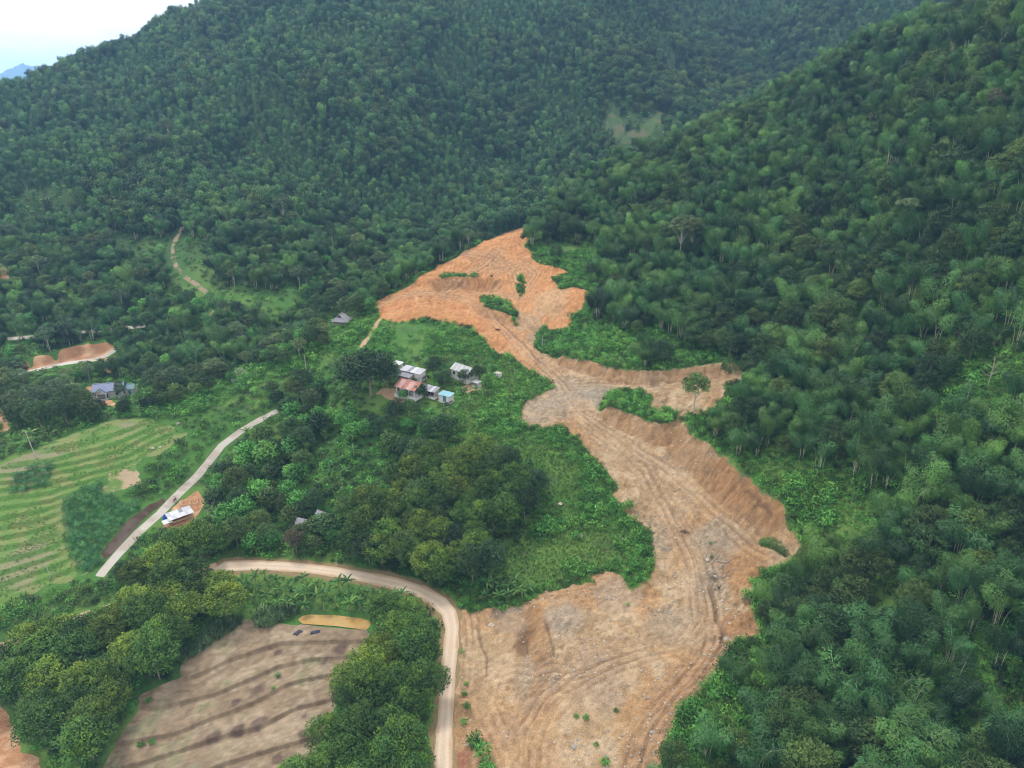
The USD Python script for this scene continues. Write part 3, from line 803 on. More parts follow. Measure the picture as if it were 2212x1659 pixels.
def culm(h, az, off, bend, rng, n=12):
    th = bend * np.linspace(0, 1, n) ** 2.6 + 0.04
    st = h / (n - 1)
    d = np.stack([np.sin(th), np.cos(th)], 1)
    c = np.vstack([[0, 0], np.cumsum(d[:-1] * st, 0)])
    w = az + np.cumsum(rng.normal(size=n) * 0.05)
    return np.stack([off[0] + c[:, 0] * np.cos(w), off[1] + c[:, 0] * np.sin(w), c[:, 1]], 1)


def bamboo_model(name, seed, k, h, R, n, bend, bare=0, L=0.75, W=0.2, mat=None):
    rng = np.random.default_rng(seed)
    ch, lv = model(name), Leaves()
    for j in range(k):
        az = j * 2.4 + rng.random()
        o = np.array([math.cos(az), math.sin(az)]) * (0.25 + 0.8 * rng.random())
        hh = h * (0.72 + 0.36 * rng.random())
        c = culm(hh, az + rng.normal() * 0.4, o, bend * (0.65 + 0.6 * rng.random()), rng)
        b = j < bare
        MB().tube(np.vstack([c[0] - [0, 0, 0.8], c]) if not b else np.vstack([c[0] - [0, 0, 0.8], c[:9]]), np.linspace(0.09, 0.025, 13 if not b else 10), 4).put(ch("culm"), M_CULM)
        if not b:
            plume(lv, c, R * (0.8 + 0.45 * rng.random()), n, rng, L, W, start=0.42 + 0.16 * rng.random(), tint=0.72 + 0.56 * rng.random())
    m = int(n * 0.22)                                            # low leafy base
    o = ball(m, rng)
    c = o * np.array([1.5, 1.5, 1.1]) * rng.random((m, 1)) ** 0.4 + [0, 0, 1.3]
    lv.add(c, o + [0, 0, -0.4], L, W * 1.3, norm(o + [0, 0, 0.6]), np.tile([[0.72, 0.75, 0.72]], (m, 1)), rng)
    lv.put(ch("foliage"), mat or L_BAMBOO)
    return ch


def puff(lv, c, r, n, rng, L, W, tint, flat=0.8, upn=0.5, tipc=None):
    o = ball(n, rng)
    o[:, 2] = np.where(o[:, 2] < -0.35, -o[:, 2] * 0.6, o[:, 2])
    o = norm(o)
    p = c + o * np.array([1, 1, flat]) * (r * (0.55 + 0.45 * rng.random(n)))[:, None]
    t = np.tile(np.asarray(tint, float), (n, 1)) * (0.8 + 0.4 * rng.random((n, 1)))
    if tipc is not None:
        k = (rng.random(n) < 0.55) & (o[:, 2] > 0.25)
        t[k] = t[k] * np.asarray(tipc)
    lv.add(p, o * 0.7 + 0.6 * rng.normal(size=(n, 3)) + [0, 0, -0.15], L * (0.7 + 0.6 * rng.random(n)), W * (0.8 + 0.4 * rng.random(n)), norm(o + [0, 0, upn]), t, rng)


def tree_model(name, seed, h, R, Hc, puffs, n, L, W, mat, bark=None, pr=(0.9, 1.4), flat=0.75, tip=None, yellow=0.0, trunk=0.16, shape=1.0, limbs=6, gap=0.0):
    """h: height of the crown's centre; R, Hc: the crown's radius and half height."""
    rng = np.random.default_rng(seed)
    ch, lv, tb = model(name), Leaves(), MB()
    top = np.array([rng.normal() * 0.3, rng.normal() * 0.3, h + Hc * 0.35])
    mid = top * 0.5 + [rng.normal() * 0.25, rng.normal() * 0.25, 0]
    tb.tube([[0, 0, -0.9], [0, 0, 0.2], mid * [1, 1, 0.9], top], [trunk * 1.35, trunk * 1.1, trunk * 0.8, trunk * 0.3], 6)
    k = np.arange(puffs) + 0.5
    ph = k * 2.39996 + rng.random() * 6
    zz = 1 - 1.55 * k / puffs                                      # from the top to a bit below the waist
    for i in range(puffs):
        z = zz[i] + rng.normal() * 0.08
        rr = math.sqrt(max(0.03, 1 - min(abs(z), 1) ** (2 * shape)))
        q = 0.62 + 0.38 * rng.random()
        if gap and rng.random() < gap:
            continue
        c = np.array([math.cos(ph[i]) * rr * R * q, math.sin(ph[i]) * rr * R * q, h + z * Hc * (0.75 + 0.35 * rng.random())])
        if i % max(1, puffs // limbs) == 0:
            tb.tube([mid * [1, 1, 0.95], (mid + c) / 2 + [0, 0, 0.3], c], [trunk * 0.42, trunk * 0.26, trunk * 0.08], 4)
        y = rng.random() < yellow * (0.4 + 0.8 * max(z, 0))
        v = 0.78 + 0.40 * rng.random()
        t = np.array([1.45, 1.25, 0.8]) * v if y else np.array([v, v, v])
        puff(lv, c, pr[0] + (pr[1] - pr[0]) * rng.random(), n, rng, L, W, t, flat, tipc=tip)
    tb.put(ch("trunk"), bark or M_BARK)
    lv.put(ch("crown"), mat)
    return ch


BAMBOO = [bamboo_model(f"bamboo_{i}", 100 + i, *a) for i, a in enumerate((
    (5, 12.5, 2.15, 1250, 1.75, 1, 0.62, 0.16), (5, 12.0, 1.9, 1050, 1.95, 0, 0.6, 0.155), (3, 13.5, 2.4, 1500, 1.6, 0, 0.65, 0.165), (6, 11.0, 1.8, 1000, 1.85, 3, 0.6, 0.15), (4, 12.5, 2.1, 1200, 2.25, 0, 0.62, 0.16), (7, 13.0, 1.8, 1000, 1.5, 4, 0.6, 0.155), (3, 11.5, 2.0, 1250, 2.1, 1, 0.6, 0.16), (5, 13.5, 2.2, 1150, 1.7, 2, 0.62, 0.16)))]
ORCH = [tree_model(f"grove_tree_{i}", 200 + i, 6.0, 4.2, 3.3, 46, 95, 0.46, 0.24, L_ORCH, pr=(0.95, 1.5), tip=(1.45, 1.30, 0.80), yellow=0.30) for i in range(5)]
DARK = [tree_model(f"dark_tree_{i}", 220 + i, 5.6, 3.6, 3.4, 40, 90, 0.48, 0.21, L_TREE, pr=(0.9, 1.35), yellow=0.06) for i in range(4)]
PALE = [tree_model(f"pale_tree_{i}", 240 + i, 8.5, 3.6, 2.6, 28, 80, 0.5, 0.24, L_PALE, bark=M_PALEBARK, pr=(0.7, 1.1), flat=0.55, trunk=0.15, gap=0.15) for i in range(3)]
SMALL = [tree_model(f"small_tree_{i}", 260 + i, 3.4, 2.1, 1.8, 22, 46, 0.55, 0.27, L_SCRUB if i < 2 else L_TREE, pr=(0.6, 0.95), trunk=0.09) for i in range(4)]
SLIM = [tree_model(f"slim_tree_{i}", 280 + i, 9.5, 1.9, 3.6, 24, 44, 0.5, 0.24, L_PALE if i else L_TREE, bark=M_PALEBARK, pr=(0.6, 1.0), trunk=0.13, gap=0.1) for i in range(2)]


def banana_model(name, seed, h, nl, size):
    rng = np.random.default_rng(seed)
    ch = model(name)
    MB().tube([[0, 0, -0.5], [0, 0, h * 0.5], [0.05, 0, h]], [0.17, 0.14, 0.09], 6).put(ch("stem"), M_PSEUDO)
    for j in range(nl):
        az = j * 2.4 + rng.random() * 0.5
        up = 1.25 - 1.1 * (j / nl) - 0.2 * rng.random()             # young leaves stand, old ones hang
        L = size * (0.75 + 0.4 * rng.random())
        n = 7
        th = up - np.linspace(0, 1, n) ** 1.3 * (0.9 + 0.5 * rng.random())
        st = L / (n - 1)
        x = np.concatenate([[0], np.cumsum(np.cos(th[:-1]) * st)])
        z = h + np.concatenate([[0], np.cumsum(np.sin(th[:-1]) * st)])
        w = 0.26 * size / 2.1 * np.array([0.12, 0.75, 1.0, 1.0, 0.95, 0.7, 0.05]) * (0.9 + 0.3 * rng.random())
        ca, sa = math.cos(az), math.sin(az)
        V = np.stack([np.stack([x * ca - s * w * sa, x * sa + s * w * ca, z + (0 if s == 0 else -0.10 - 0.25 * w)], 1) for s in (-1, 0, 1)], 1).reshape(-1, 3)
        F = [f for i in range(n - 1) for f in ([3 * i, 3 * i + 3, 3 * i + 4, 3 * i + 1], [3 * i + 1, 3 * i + 4, 3 * i + 5, 3 * i + 2])]
        v = (0.85 + 0.3 * rng.random()) * (1.25 if j < 2 else 1.0)
        t = np.tile([[v * 1.5, v * 1.1, v * 0.7]] if j == nl - 1 and seed % 3 == 0 else [[v * (1.2 if j < 2 else 1), v, v]], (len(V), 1))
        wmesh(ch("leaf"), V, F, L_BANANA, None, t)
    return ch


M_PSEUDO = plain("banana_stem", (0.20, 0.22, 0.09), 0.7)
BANANA = [banana_model(f"banana_{i}", 300 + i, 1.5 + 0.35 * i, 8 + i % 3, 1.9 + 0.15 * (i % 3)) for i in range(5)]


# ------------------------------------------------------------------ foliage: planting
def inside(poly, q):
    return shapely.contains_xy(poly, q[:, 0], q[:, 1])


def vp(s):
    return shapely.Polygon(P2(s))


def scatter(x0, x1, y0, y1, s, rng):
    gx_, gy_ = np.meshgrid(np.arange(x0, x1, s), np.arange(y0, y1, s * 0.9), indexing="ij")
    q = np.stack([gx_ + (np.arange(gx_.shape[1]) % 2) * s / 2, gy_], -1).reshape(-1, 2)
    return q + (rng.random(q.shape) - 0.5) * s * 0.85


def seen(p, mx=0.16, my=0.14):
    q = project(p)
    return q, (q[:, 0] > -PW * mx) & (q[:, 0] < PW * (1 + mx)) & (q[:, 1] > -PH * my) & (q[:, 1] < PH * (1 + my))


BUILT = [np.array([*at(x, y)[0, :2], r]) for x, y, r in ((243, 848, 8), (275, 845, 6), (885, 850, 6.5), (950, 862, 4), (880, 810, 4.5), (1000, 815, 5.5), (1030, 835, 3), (738, 697, 4), (515, 808, 4.5), (385, 1112, 4), (410, 1085, 3), (662, 1146, 3.2), (700, 1130, 3.2), (1075, 815, 2), (855, 800, 3))]


def free(q, gap=0.8, site=1.2):
    ok = site_sd(q[:, 0].copy(), q[:, 1].copy()) < -site
    for n in A:
        if n in ("site", "isle_a", "isle_b", "isle_c"):
            continue
        ok &= A[n].sd(q[:, 0], q[:, 1]) < -gap
    for b in BUILT:
        ok &= np.hypot(q[:, 0] - b[0], q[:, 1] - b[1]) > b[2] * 0.8
    return ok


CLEAR = [vp(s) for s in (
    "1590,985 1690,960 1800,990 1930,1020 1930,1090 1830,1140 1750,1165 1690,1110 1640,1065", "1470,1530 1560,1480 1640,1500 1680,1570 1640,1720 1410,1720",
    "2060,770 2212,720 2260,900 2100,900 1990,840", "2040,1400 2230,1330 2230,1540 2100,1550 2010,1470",
    "1150,720 1185,700 1290,660 1420,690 1530,745 1580,800 1400,815 1250,795 1165,760", "1140,520 1200,500 1290,510 1310,600 1260,655 1200,620 1150,570",
    "1300,190 1400,200 1470,220 1450,300 1400,320 1330,310 1310,250", "1420,60 1500,140 1540,220 1480,215 1440,150",
    "20,400 150,385 190,430 120,460 60,500 10,480", "310,505 430,500 470,600 560,610 640,600 680,650 560,670 470,650 400,590", "230,480 330,490 330,560 250,560")]
SCRUB = vp("806,652 860,690 972,700 1050,740 1190,830 1125,870 1120,920 1230,930 1330,1050 1410,1170 1410,1250 1290,1270 1100,1315 1000,1325 990,1280 1060,1240 1090,1190 1130,1150 1160,1080 1160,1010 1080,965 985,945 960,930 990,870 1060,840 1060,800 1010,770 960,760 830,790 770,770 700,790 640,800 560,830 480,870 420,900 330,900 240,905 330,870 480,810 600,775 700,720 790,690")
GROVE = vp("835,1010 900,985 1000,972 1080,980 1150,1005 1155,1070 1125,1120 1065,1150 1070,1190 1030,1240 980,1250 900,1225 850,1215 800,1205 735,1190 745,1140 790,1070")
PLANT = vp("-60,1320 0,1310 80,1285 180,1255 250,1212 330,1190 420,1155 470,1190 500,1230 495,1300 440,1345 385,1400 340,1460 305,1500 262,1560 240,1620 215,1720 80,1720 62,1620 30,1550 -20,1500 -60,1480")
ROADSIDE = vp("800,1335 830,1300 885,1290 925,1312 952,1345 958,1400 950,1470 955,1500 935,1560 905,1590 900,1720 620,1720 605,1640 625,1590 700,1580 715,1480 745,1430 775,1390")
FIELDSTRIP = vp("490,1225 560,1238 680,1245 800,1270 900,1300 930,1330 930,1360 790,1330 640,1325 520,1330 480,1360 400,1410 330,1480 300,1470 380,1400 480,1340")
ORCHARD = vp("420,985 480,960 560,900 640,880 720,900 830,890 960,900 960,960 850,990 790,1060 740,1140 700,1190 560,1200 470,1180 400,1130 440,1080 430,1020")
NEARLEFT = vp("200,1225 262,1200 300,1165 345,1120 400,1150 420,1200 300,1250 230,1240")
UP = np.array([0, 0, 1.0])
SIZE = {"bamboo": 12, "dark": 9, "orchard": 9, "small": 5, "pale": 11}
WIDE = {"bamboo": 3.6, "dark": 3.8, "orchard": 4.3, "small": 2.3, "pale": 3.4}
KEEP = [vp(s) for s in (
    
    "230,1222 262,1190 300,1150 345,1110 385,1068 425,1030 448,1002 480,962 520,932 560,908 597,888 600,897 560,917 522,942 484,972 454,1010 434,1040 395,1078 355,1120 310,1160 272,1200 240,1228",
    "1140,495 1000,545 905,605 835,640 808,655 820,672 849,692 925,682 966,688 1020,704 1060,744 1110,768 1155,800 1190,822 1196,838 1140,865 1122,895 1175,922 1215,925 1300,1010 1335,1050 1325,1065 1355,1120 1400,1150 1410,1175 1415,1225 1387,1268 1338,1262 1241,1270 1169,1281 1097,1314 1000,1322 998,1600 1080,1659 1420,1659 1456,1573 1545,1478 1571,1419 1642,1388 1630,1330 1632,1270 1660,1225 1722,1185 1705,1146 1646,1082 1566,1012 1500,975 1470,905 1490,885 1550,860 1566,835 1602,815 1476,813 1353,818 1289,805 1225,788 1174,768 1152,750 1180,717 1235,710 1256,663 1270,635 1210,627 1194,604 1225,589 1150,563 1131,535",
    "490,1360 560,1342 650,1333 770,1335 768,1385 770,1400 720,1440 690,1490 640,1560 600,1600 600,1659 260,1659 256,1630 300,1560 305,1510 390,1470 395,1425 471,1376",
    "490,1215 620,1215 780,1237 920,1268 985,1318 990,1400 978,1600 976,1659 938,1659 962,1480 975,1400 960,1335 900,1288 740,1248 560,1231",
    "0,1010 80,985 160,945 240,925 330,915 395,935 330,1000 300,1010 320,1080 230,1165 225,1222 180,1240 60,1275 0,1290",
    "200,818 262,812 290,820 288,855 250,862 200,858", "848,812 890,808 925,835 980,845 975,862 915,862 850,842", "978,772 1030,790 1028,830 985,815", "716,675 755,675 755,705 722,705", "355,1092 425,1075 430,1100 415,1130 355,1132",
    "500,790 545,790 545,818 510,822", "0,732 60,727 60,735 0,740", "60,790 130,782 230,762 240,768 140,790 70,800", "125,770 240,750 240,760 125,785", "370,500 395,490 378,540 380,575 415,600 445,628 440,638 405,612 372,585 366,550",
    "1060,735 1110,738 1105,745 1060,742", "690,955 790,945 835,975 790,1040 700,1075 665,1020", "335,890 470,850 560,835 590,885 520,930 440,1020 400,1050 340,1080 310,1010", "390,1060 440,1056 442,1082 420,1100", "795,700 820,690 815,710 780,750")]
TREES = []                                                      # (kind, x, y, z, scale, rotation, depth, view x, view y)


def plant(kind, q, sc, rng, h):
    z = relief(q[:, 0], q[:, 1])
    p = np.column_stack([q, z])
    c, ok = seen(p + UP * h)
    top = project(p + UP * (SIZE[kind] * sc)[:, None])
    cen = project(p + UP * (SIZE[kind] * 0.55 * sc)[:, None])
    rad = WIDE[kind] * sc * FPX / cen[:, 2]
    line = shapely.linestrings(np.stack([cen[:, :2], top[:, :2] + [0, 1] * rad[:, None] * 0.6], 1))
    for z in KEEP:
        ok &= shapely.distance(line, z) > rad * (0.5 if z is KEEP[1] else 0.72)
    for i in np.nonzero(ok)[0]:
        TREES.append((kind, *p[i], sc[i], rng.random() * 6.28, c[i, 2], c[i, 0], c[i, 1]))


rng = np.random.default_rng(7)
# the right-hand hill and the nose of the spur, the valley on the left, and the mountain
q = scatter(-330, 330, 70, 520, 4.9, rng)
p = np.column_stack([q, base(q[:, 0], q[:, 1])])
c, ok = seen(p + UP * 6)
q, p, c = q[ok], p[ok], c[ok]
ridge = (c[:, 0] > 1120) & (q[:, 0] > 5)
ok = np.zeros(len(q), bool)
hill = ridge & (q[:, 1] < 440)
ok |= hill
left = ~ridge & (q[:, 1] > 215)
ok |= left & (rng.random(len(q)) < 0.85)
for z in (SCRUB, GROVE, PLANT, ROADSIDE, FIELDSTRIP, ORCHARD, NEARLEFT):
    ok &= ~inside(z, c)
for z in CLEAR:
    ok &= ~(inside(z, c) & (rng.random(len(q)) < (0.75 if z is CLEAR[1] else 0.93)))
ok &= ~((c[:, 0] < 1130) & (q[:, 1] < 215))
ok[ok] &= free(q[ok], 1.0, 1.4)
ok &= ~((q[:, 1] < 330) & (c[:, 0] > 700) & (c[:, 0] < 1130) & (c[:, 1] > 660))
nz = fbm(np.column_stack([q / 22, 0 * q[:, 0]]), 3, 71)
r = rng.random(len(q))
far = q[:, 1] > 430
hillb = ok & hill & ~far
isb = hillb & (r < np.where(nz > 0.56, 0.35, 0.86))
plant("bamboo", q[isb], 0.62 + 0.42 * rng.random(isb.sum()), rng, 7)
isd = hillb & ~isb
plant("dark", q[isd], 0.6 + 0.55 * rng.random(isd.sum()), rng, 5)
lf = ok & left & ~far
isb = lf & (r < np.where(nz > 0.5, 0.25, 0.72)) & (q[:, 1] > 285)
plant("bamboo", q[isb], 0.60 + 0.4 * rng.random(isb.sum()), rng, 7)
rest_ = lf & ~isb
k2 = rng.random(len(q))
plant("dark", q[rest_ & (k2 < 0.42)], 0.55 + 0.55 * rng.random((rest_ & (k2 < 0.42)).sum()), rng, 5)
plant("small", q[rest_ & (k2 >= 0.42) & (k2 < 0.85)], 0.8 + 0.6 * rng.random((rest_ & (k2 >= 0.42) & (k2 < 0.85)).sum()), rng, 3)
plant("pale", q[rest_ & (k2 >= 0.85)], 0.7 + 0.4 * rng.random((rest_ & (k2 >= 0.85)).sum()), rng, 7)
# the plantations
for zone, kind, s, lo, hi, h in ((GROVE, "orchard", 5.0, 0.85, 1.15, 6), (PLANT, "orchard", 6.0, 0.9, 1.2, 6), (ROADSIDE, "orchard", 5.4, 0.85, 1.1, 6), (ORCHARD, "small", 5.6, 0.8, 1.6, 3), (NEARLEFT, "small", 6, 0.8, 1.2, 3)):
    q = scatter(-230, 90, 60, 300, s, rng)
    p = np.column_stack([q, base(q[:, 0], q[:, 1])])
    c = project(p + UP * h)
    k = inside(zone, c)
    q = q[k]
    q = q[free(q, 1.6, 2.0)]
    if kind == "orchard" and zone is GROVE:
        m = rng.random(len(q)) < 0.28
        plant("dark", q[m], 0.9 + 0.3 * rng.random(m.sum()), rng, h)
        q = q[~m]
    if kind == "small":
        m = rng.random(len(q)) < 0.25
        plant("dark", q[m], 0.7 + 0.4 * rng.random(m.sum()), rng, h)
        q = q[~m]
    plant(kind, q, lo + (hi - lo) * rng.random(len(q)), rng, h)

# single trees that stand out: (model, view x, view y of the foot, height in view pixels)
def foot(px, py):
    return ground([px], [py])[0]


def solo(cls, name, px, py, hpx, hm, label, cat="tree", group=None, wide=1.0, rot=0.0, tilt=None):
    f = foot(px, py)
    d = project(f)[2]
    sc = hpx * d / FPX / 0.95 / hm
    return copy(cls, name, f, rot, (sc * wide, sc * wide, sc), label, cat, group, tilt)


LONE_A = tree_model("lone_slim_tree", 901, 11.5, 1.35, 4.6, 40, 60, 0.5, 0.26, L_SCRUB, bark=M_PALEBARK, pr=(0.45, 0.85), trunk=0.14, tip=(1.3, 1.2, .8), gap=.12)
LONE_B = tree_model("lone_leafy_tree", 902, 9.6, 3.3, 2.9, 30, 80, 0.55, 0.28, L_ORCH, bark=M_PALEBARK, pr=(0.8, 1.2), trunk=0.17)
UMBRELLA = tree_model("umbrella_tree", 903, 9.6, 4.8, 0.9, 30, 130, 0.45, 0.24, L_PALE, bark=M_PALEBARK, pr=(0.8, 1.2), flat=0.35, trunk=0.16, limbs=9)
TALL = [tree_model(f"tall_tree_{i}", 910 + i, 13.5, 4.2, 3.4, 30, 130, 0.5, 0.26, L_PALE, bark=M_PALEBARK, pr=(0.8, 1.2), flat=0.55, trunk=0.2, limbs=9, gap=0.2) for i in range(2)]
REDTREE = tree_model("red_tree", 914, 6.0, 2.4, 1.2, 20, 44, 0.5, 0.25, L_RED, pr=(0.5, 0.8), flat=0.6, trunk=0.12)
DRYTREE = tree_model("dry_tree", 915, 5.5, 3.4, 2.6, 30, 50, 0.5, 0.2, L_DRY, pr=(0.8, 1.2), trunk=0.16)
solo(LONE_A, "slender_tree", 1121, 694, 92, 16.0, "tall slender tree left standing on the orange earth", rot=1.0, tilt=3)
solo(LONE_B, "leafy_tree", 1496, 910, 92, 12.8, "pale-trunked tree alone between bare earth and right hillside", rot=0.4)
solo(UMBRELLA, "umbrella_tree", 1958, 505, 70, 10.8, "pale flat-topped umbrella tree high on the right hillside")
solo(TALL[0], "tall_tree", 1466, 570, 100, 17.5, "tall airy pale green tree, left of a pair above the slope")
solo(TALL[1], "tall_tree", 1491, 566, 96, 17.5, "tall airy tree with straight pale trunk, right of a pair", rot=2.0)
solo(REDTREE, "red_tree", 349, 605, 30, 7.5, "small tree with rust red crown in the left valley")
solo(DRYTREE, "dry_tree", 2140, 250, 52, 8.5, "brown dry-leaved tree on the upper right hillside")
for i, (x, y, h, t) in enumerate(((366, 310, 52, "with a bare white trunk on the middle of the mountain slope"), (806, 199, 52, "thin and high up the mountain face, nearly bare"), (661, 62, 28, "at the very top of the mountain forest"), (617, 492, 76, "with long white stem rising above the valley forest"),
                                  (719, 552, 66, "with grey-green crown behind the thatched hut"), (943, 516, 46, "with twin white stems left of the orange hilltop"), (1005, 500, 34, "small, close behind the orange crest"), (1011, 560, 30, "short, at the foot of the forest behind the orange bank"), (48, 706, 40, "by the far concrete road at the left edge"), (112, 770, 62, "leaning a little above the red road cutting"))):
    solo(SLIM[i % 2] if i % 3 else PALE[i % 3], "white_trunk_tree", x, y, h, 13.0, "white-trunked tree " + t, rot=i * 1.3)

for i, (cl, x, y, h, hm, w, lab) in enumerate(((DARK[0], 802, 862, 98, 9.2, 1.25, "tallest dark tree beside the rust-roofed house"), (DARK[1], 768, 850, 82, 9.2, 1.2, "big dark tree left of the tallest one by the houses"), (DARK[2], 838, 838, 62, 9.2, 1.1, "dark tree behind the porch of the rust-roofed house"),
                                              (SMALL[3], 907, 862, 30, 5.2, 1.1, "round dark tree in front of the rust-roofed house"), (SMALL[2], 1004, 829, 27, 5.2, 1.2, "small dark tree before the front of the white house"), (SMALL[3], 1034, 826, 34, 5.2, 1.1, "dark tree at the gable end of the white house"), (SMALL[0], 872, 868, 24, 5.2, 1.0, "leafy bush before the porch of the rust-roofed house"),
                                              (DARK[3], 262, 862, 40, 9.2, 0.6, "dark conical tree in front of the blue-roofed house"), (SMALL[1], 1052, 850, 40, 5.2, 0.7, "slim young tree below the white house"), (DARK[0], 940, 815, 44, 9.2, 1.0, "dark tree between the two houses"), (DARK[2], 960, 835, 34, 9.2, 1.0, "lower dark tree between the two houses"),
                                              (SMALL[0], 668, 1180, 30, 5.2, 0.9, "leafy tree hiding the left grove hut"), (DRYTREE, 640, 1196, 58, 8.2, 0.8, "grey bare-twigged shrub tree below the grove huts"), (SMALL[1], 718, 1180, 38, 5.2, 0.9, "leafy tree hiding the right grove hut"))):
    solo(cl, "yard_tree", x, y, h, hm, lab, wide=w, rot=i * 0.9)
M_LIMB = M_DEADWOOD
rngd = np.random.default_rng(77)


def dead_tree(px, py, hpx, label, seed):
    r = np.random.default_rng(seed)
    f = foot(px, py)
    H = hpx * project(f)[2] / FPX
    t = thing("dead_tree", f, 0, label, "dead tree")
    c = Child(str(t.GetPath()))
    b = MB().tube([[0, 0, -0.6], [0.1, 0, H * 0.4], [0.25, 0.1, H * 0.7], [0.1, 0.1, H]], [0.11, 0.09, 0.055, 0.02], 6)
    b.put(c("trunk"), M_DEADWOOD)
    for k in range(7):
        z = H * (0.3 + 0.09 * k)
        a = k * 2.2 + r.random()
        l = H * (0.38 - 0.03 * k)
        e = np.array([math.cos(a) * l, math.sin(a) * l, z + l * 0.7])
        m = np.array([math.cos(a) * l * 0.5, math.sin(a) * l * 0.5, z + l * 0.2])
        bb = MB().tube([[0.15, 0.05, z], m, e], [0.05, 0.035, 0.012], 4)
        for s in (-1, 1):
            bb.tube([m, m + [math.cos(a + s) * l * .35, math.sin(a + s) * l * .35, l * .4]], [0.035, 0.01], 3)
        bb.put(c("branch"), M_DEADWOOD)


dead_tree(2132, 838, 74, "leafless white dead tree on the grassy right slope", 5)
dead_tree(465, 1142, 66, "bare grey dead tree beside the stall with the sheet roof", 6)
dead_tree(2120, 1180, 40, "bare grey snag low among bamboo near the right edge", 8)

# ------------------------------------------------------------------ the 300 largest of each kind singly, the rest as forest
POOL = {"bamboo": BAMBOO, "dark": DARK, "orchard": ORCH, "small": SMALL, "pale": PALE}
NAME = {"bamboo": "bamboo_clump", "dark": "forest_tree", "orchard": "grove_tree", "small": "young_tree", "pale": "pale_trunk_tree"}
LOOK = {"bamboo": ("arching green bamboo clump", "arching bamboo clumps", "bamboo"), "dark": ("rounded dark green tree", "rounded dark trees", "tree"), "orchard": ("yellow-tipped grove tree", "yellow-tipped grove trees", "tree"), "small": ("small bushy tree", "small bushy trees", "tree"), "pale": ("airy pale-trunked tree", "airy pale-trunked trees", "tree")}
MARKS = [(float(x), float(y), t) for x, y, t in (l.split(",", 2) for l in """1500,905,by the lone pale-trunked tree
1600,1000,above the tall earth bank
1740,1060,in the grassy clearing right of the earth
1760,1200,by the bent bamboo over the earth
1650,1310,right of the heap of branches
1620,1440,above the red earth bank
1500,1620,right of the earth at the bottom edge
1730,1540,on the lowest part of the right slope
1880,1300,on the right slope below the clearing
2132,838,by the leafless white tree
2130,1450,by the grassy patch at lower right
1950,1610,in the bottom right corner
2150,1160,by the grey snag at the right edge
1958,480,by the flat-topped umbrella tree
1480,530,by the pair of tall airy trees
1300,470,on the crest right of the orange hilltop
1390,640,above the shrubby slope
1610,740,above the side branch of bare earth
1830,800,halfway up the right slope
1950,960,above the grassy clearing
1900,660,below the flat-topped umbrella tree
2080,480,right of the flat-topped umbrella tree
1850,400,above the flat-topped umbrella tree
2060,330,below the brown dry-leaved tree
2000,180,left of the brown dry-leaved tree
1980,770,left of the leafless white tree
2140,930,below the leafless white tree
1990,1140,left of the grey snag
2140,1290,below the grey snag
1600,560,right of the pair of tall trees
1720,900,right of the lone pale-trunked tree
1990,1480,left of the grassy patch at lower right
100,1380,at the far left of the plantation
880,1620,left of the road at the bottom edge
2120,620,high up at the right edge
2140,250,by the brown dry-leaved tree
1680,320,low on the right skyline
1950,110,high on the right skyline
1740,520,in the middle of the right hillside
349,590,by the red-crowned tree
420,540,by the valley trail
130,600,on the left flank of the valley
243,840,by the blue-roofed house
90,780,along the red road cutting
60,920,below the left edge valley road
738,690,by the thatched hut
560,650,in the valley forest
880,580,behind the orange hilltop
515,800,by the collapsed hut frame
760,830,left of the rust-roofed house
890,870,in front of the rust-roofed house
1010,810,by the white house
620,890,at the top of the concrete track
400,1120,by the sheet-roofed stall
540,1010,right of the concrete track
660,1130,around the grey huts
800,1100,on the left side of the grove
950,1080,in the middle of the grove
1100,1060,on the right side of the grove
880,1220,along the beige road
330,1230,at the top of the plantation
180,1340,in the upper plantation
420,1270,beside the left end of the beige road
90,1480,in the lower left plantation
230,1490,along the left edge of the ploughed field
150,1640,in the bottom left corner
860,1370,right of the muddy pond
880,1500,along the left side of the road
720,1480,along the right edge of the ploughed field
660,1640,at the bottom edge of the ploughed field""".splitlines())]
MXY = np.array([m[:2] for m in MARKS])
ORD = "leftmost,second,third,fourth,fifth,sixth,seventh,eighth,ninth,tenth,eleventh,twelfth,thirteenth,fourteenth,fifteenth,sixteenth".split(",")
COUNT = "one,two,three,four,five,six,seven,eight,nine,ten,eleven,twelve,thirteen,fourteen,fifteen,sixteen".split(",")


def singled(items, look, plural):
    """Labels for things of one kind: what they are and which landmark they stand by, counted from the left where there are few."""
    cell = [int(np.argmin(np.hypot(*(MXY - [c[0], c[1]]).T))) for c in items]
    out = [None] * len(items)
    for m in set(cell):
        k = sorted([i for i in range(len(items)) if cell[i] == m], key=lambda i: items[i][0])
        for j, i in enumerate(k):
            where = MARKS[m][2]
            if len(k) == 1:
                t = f"only {look} {where}"
            elif len(k) <= 16:
                t = f"{ORD[j]}{'' if j == 0 else ' from left'} of {COUNT[len(k) - 1]} {plural} {where}"
            else:
                t = f"{look} {where}"
            out[i] = (t, f"{plural} {where}")
    return out


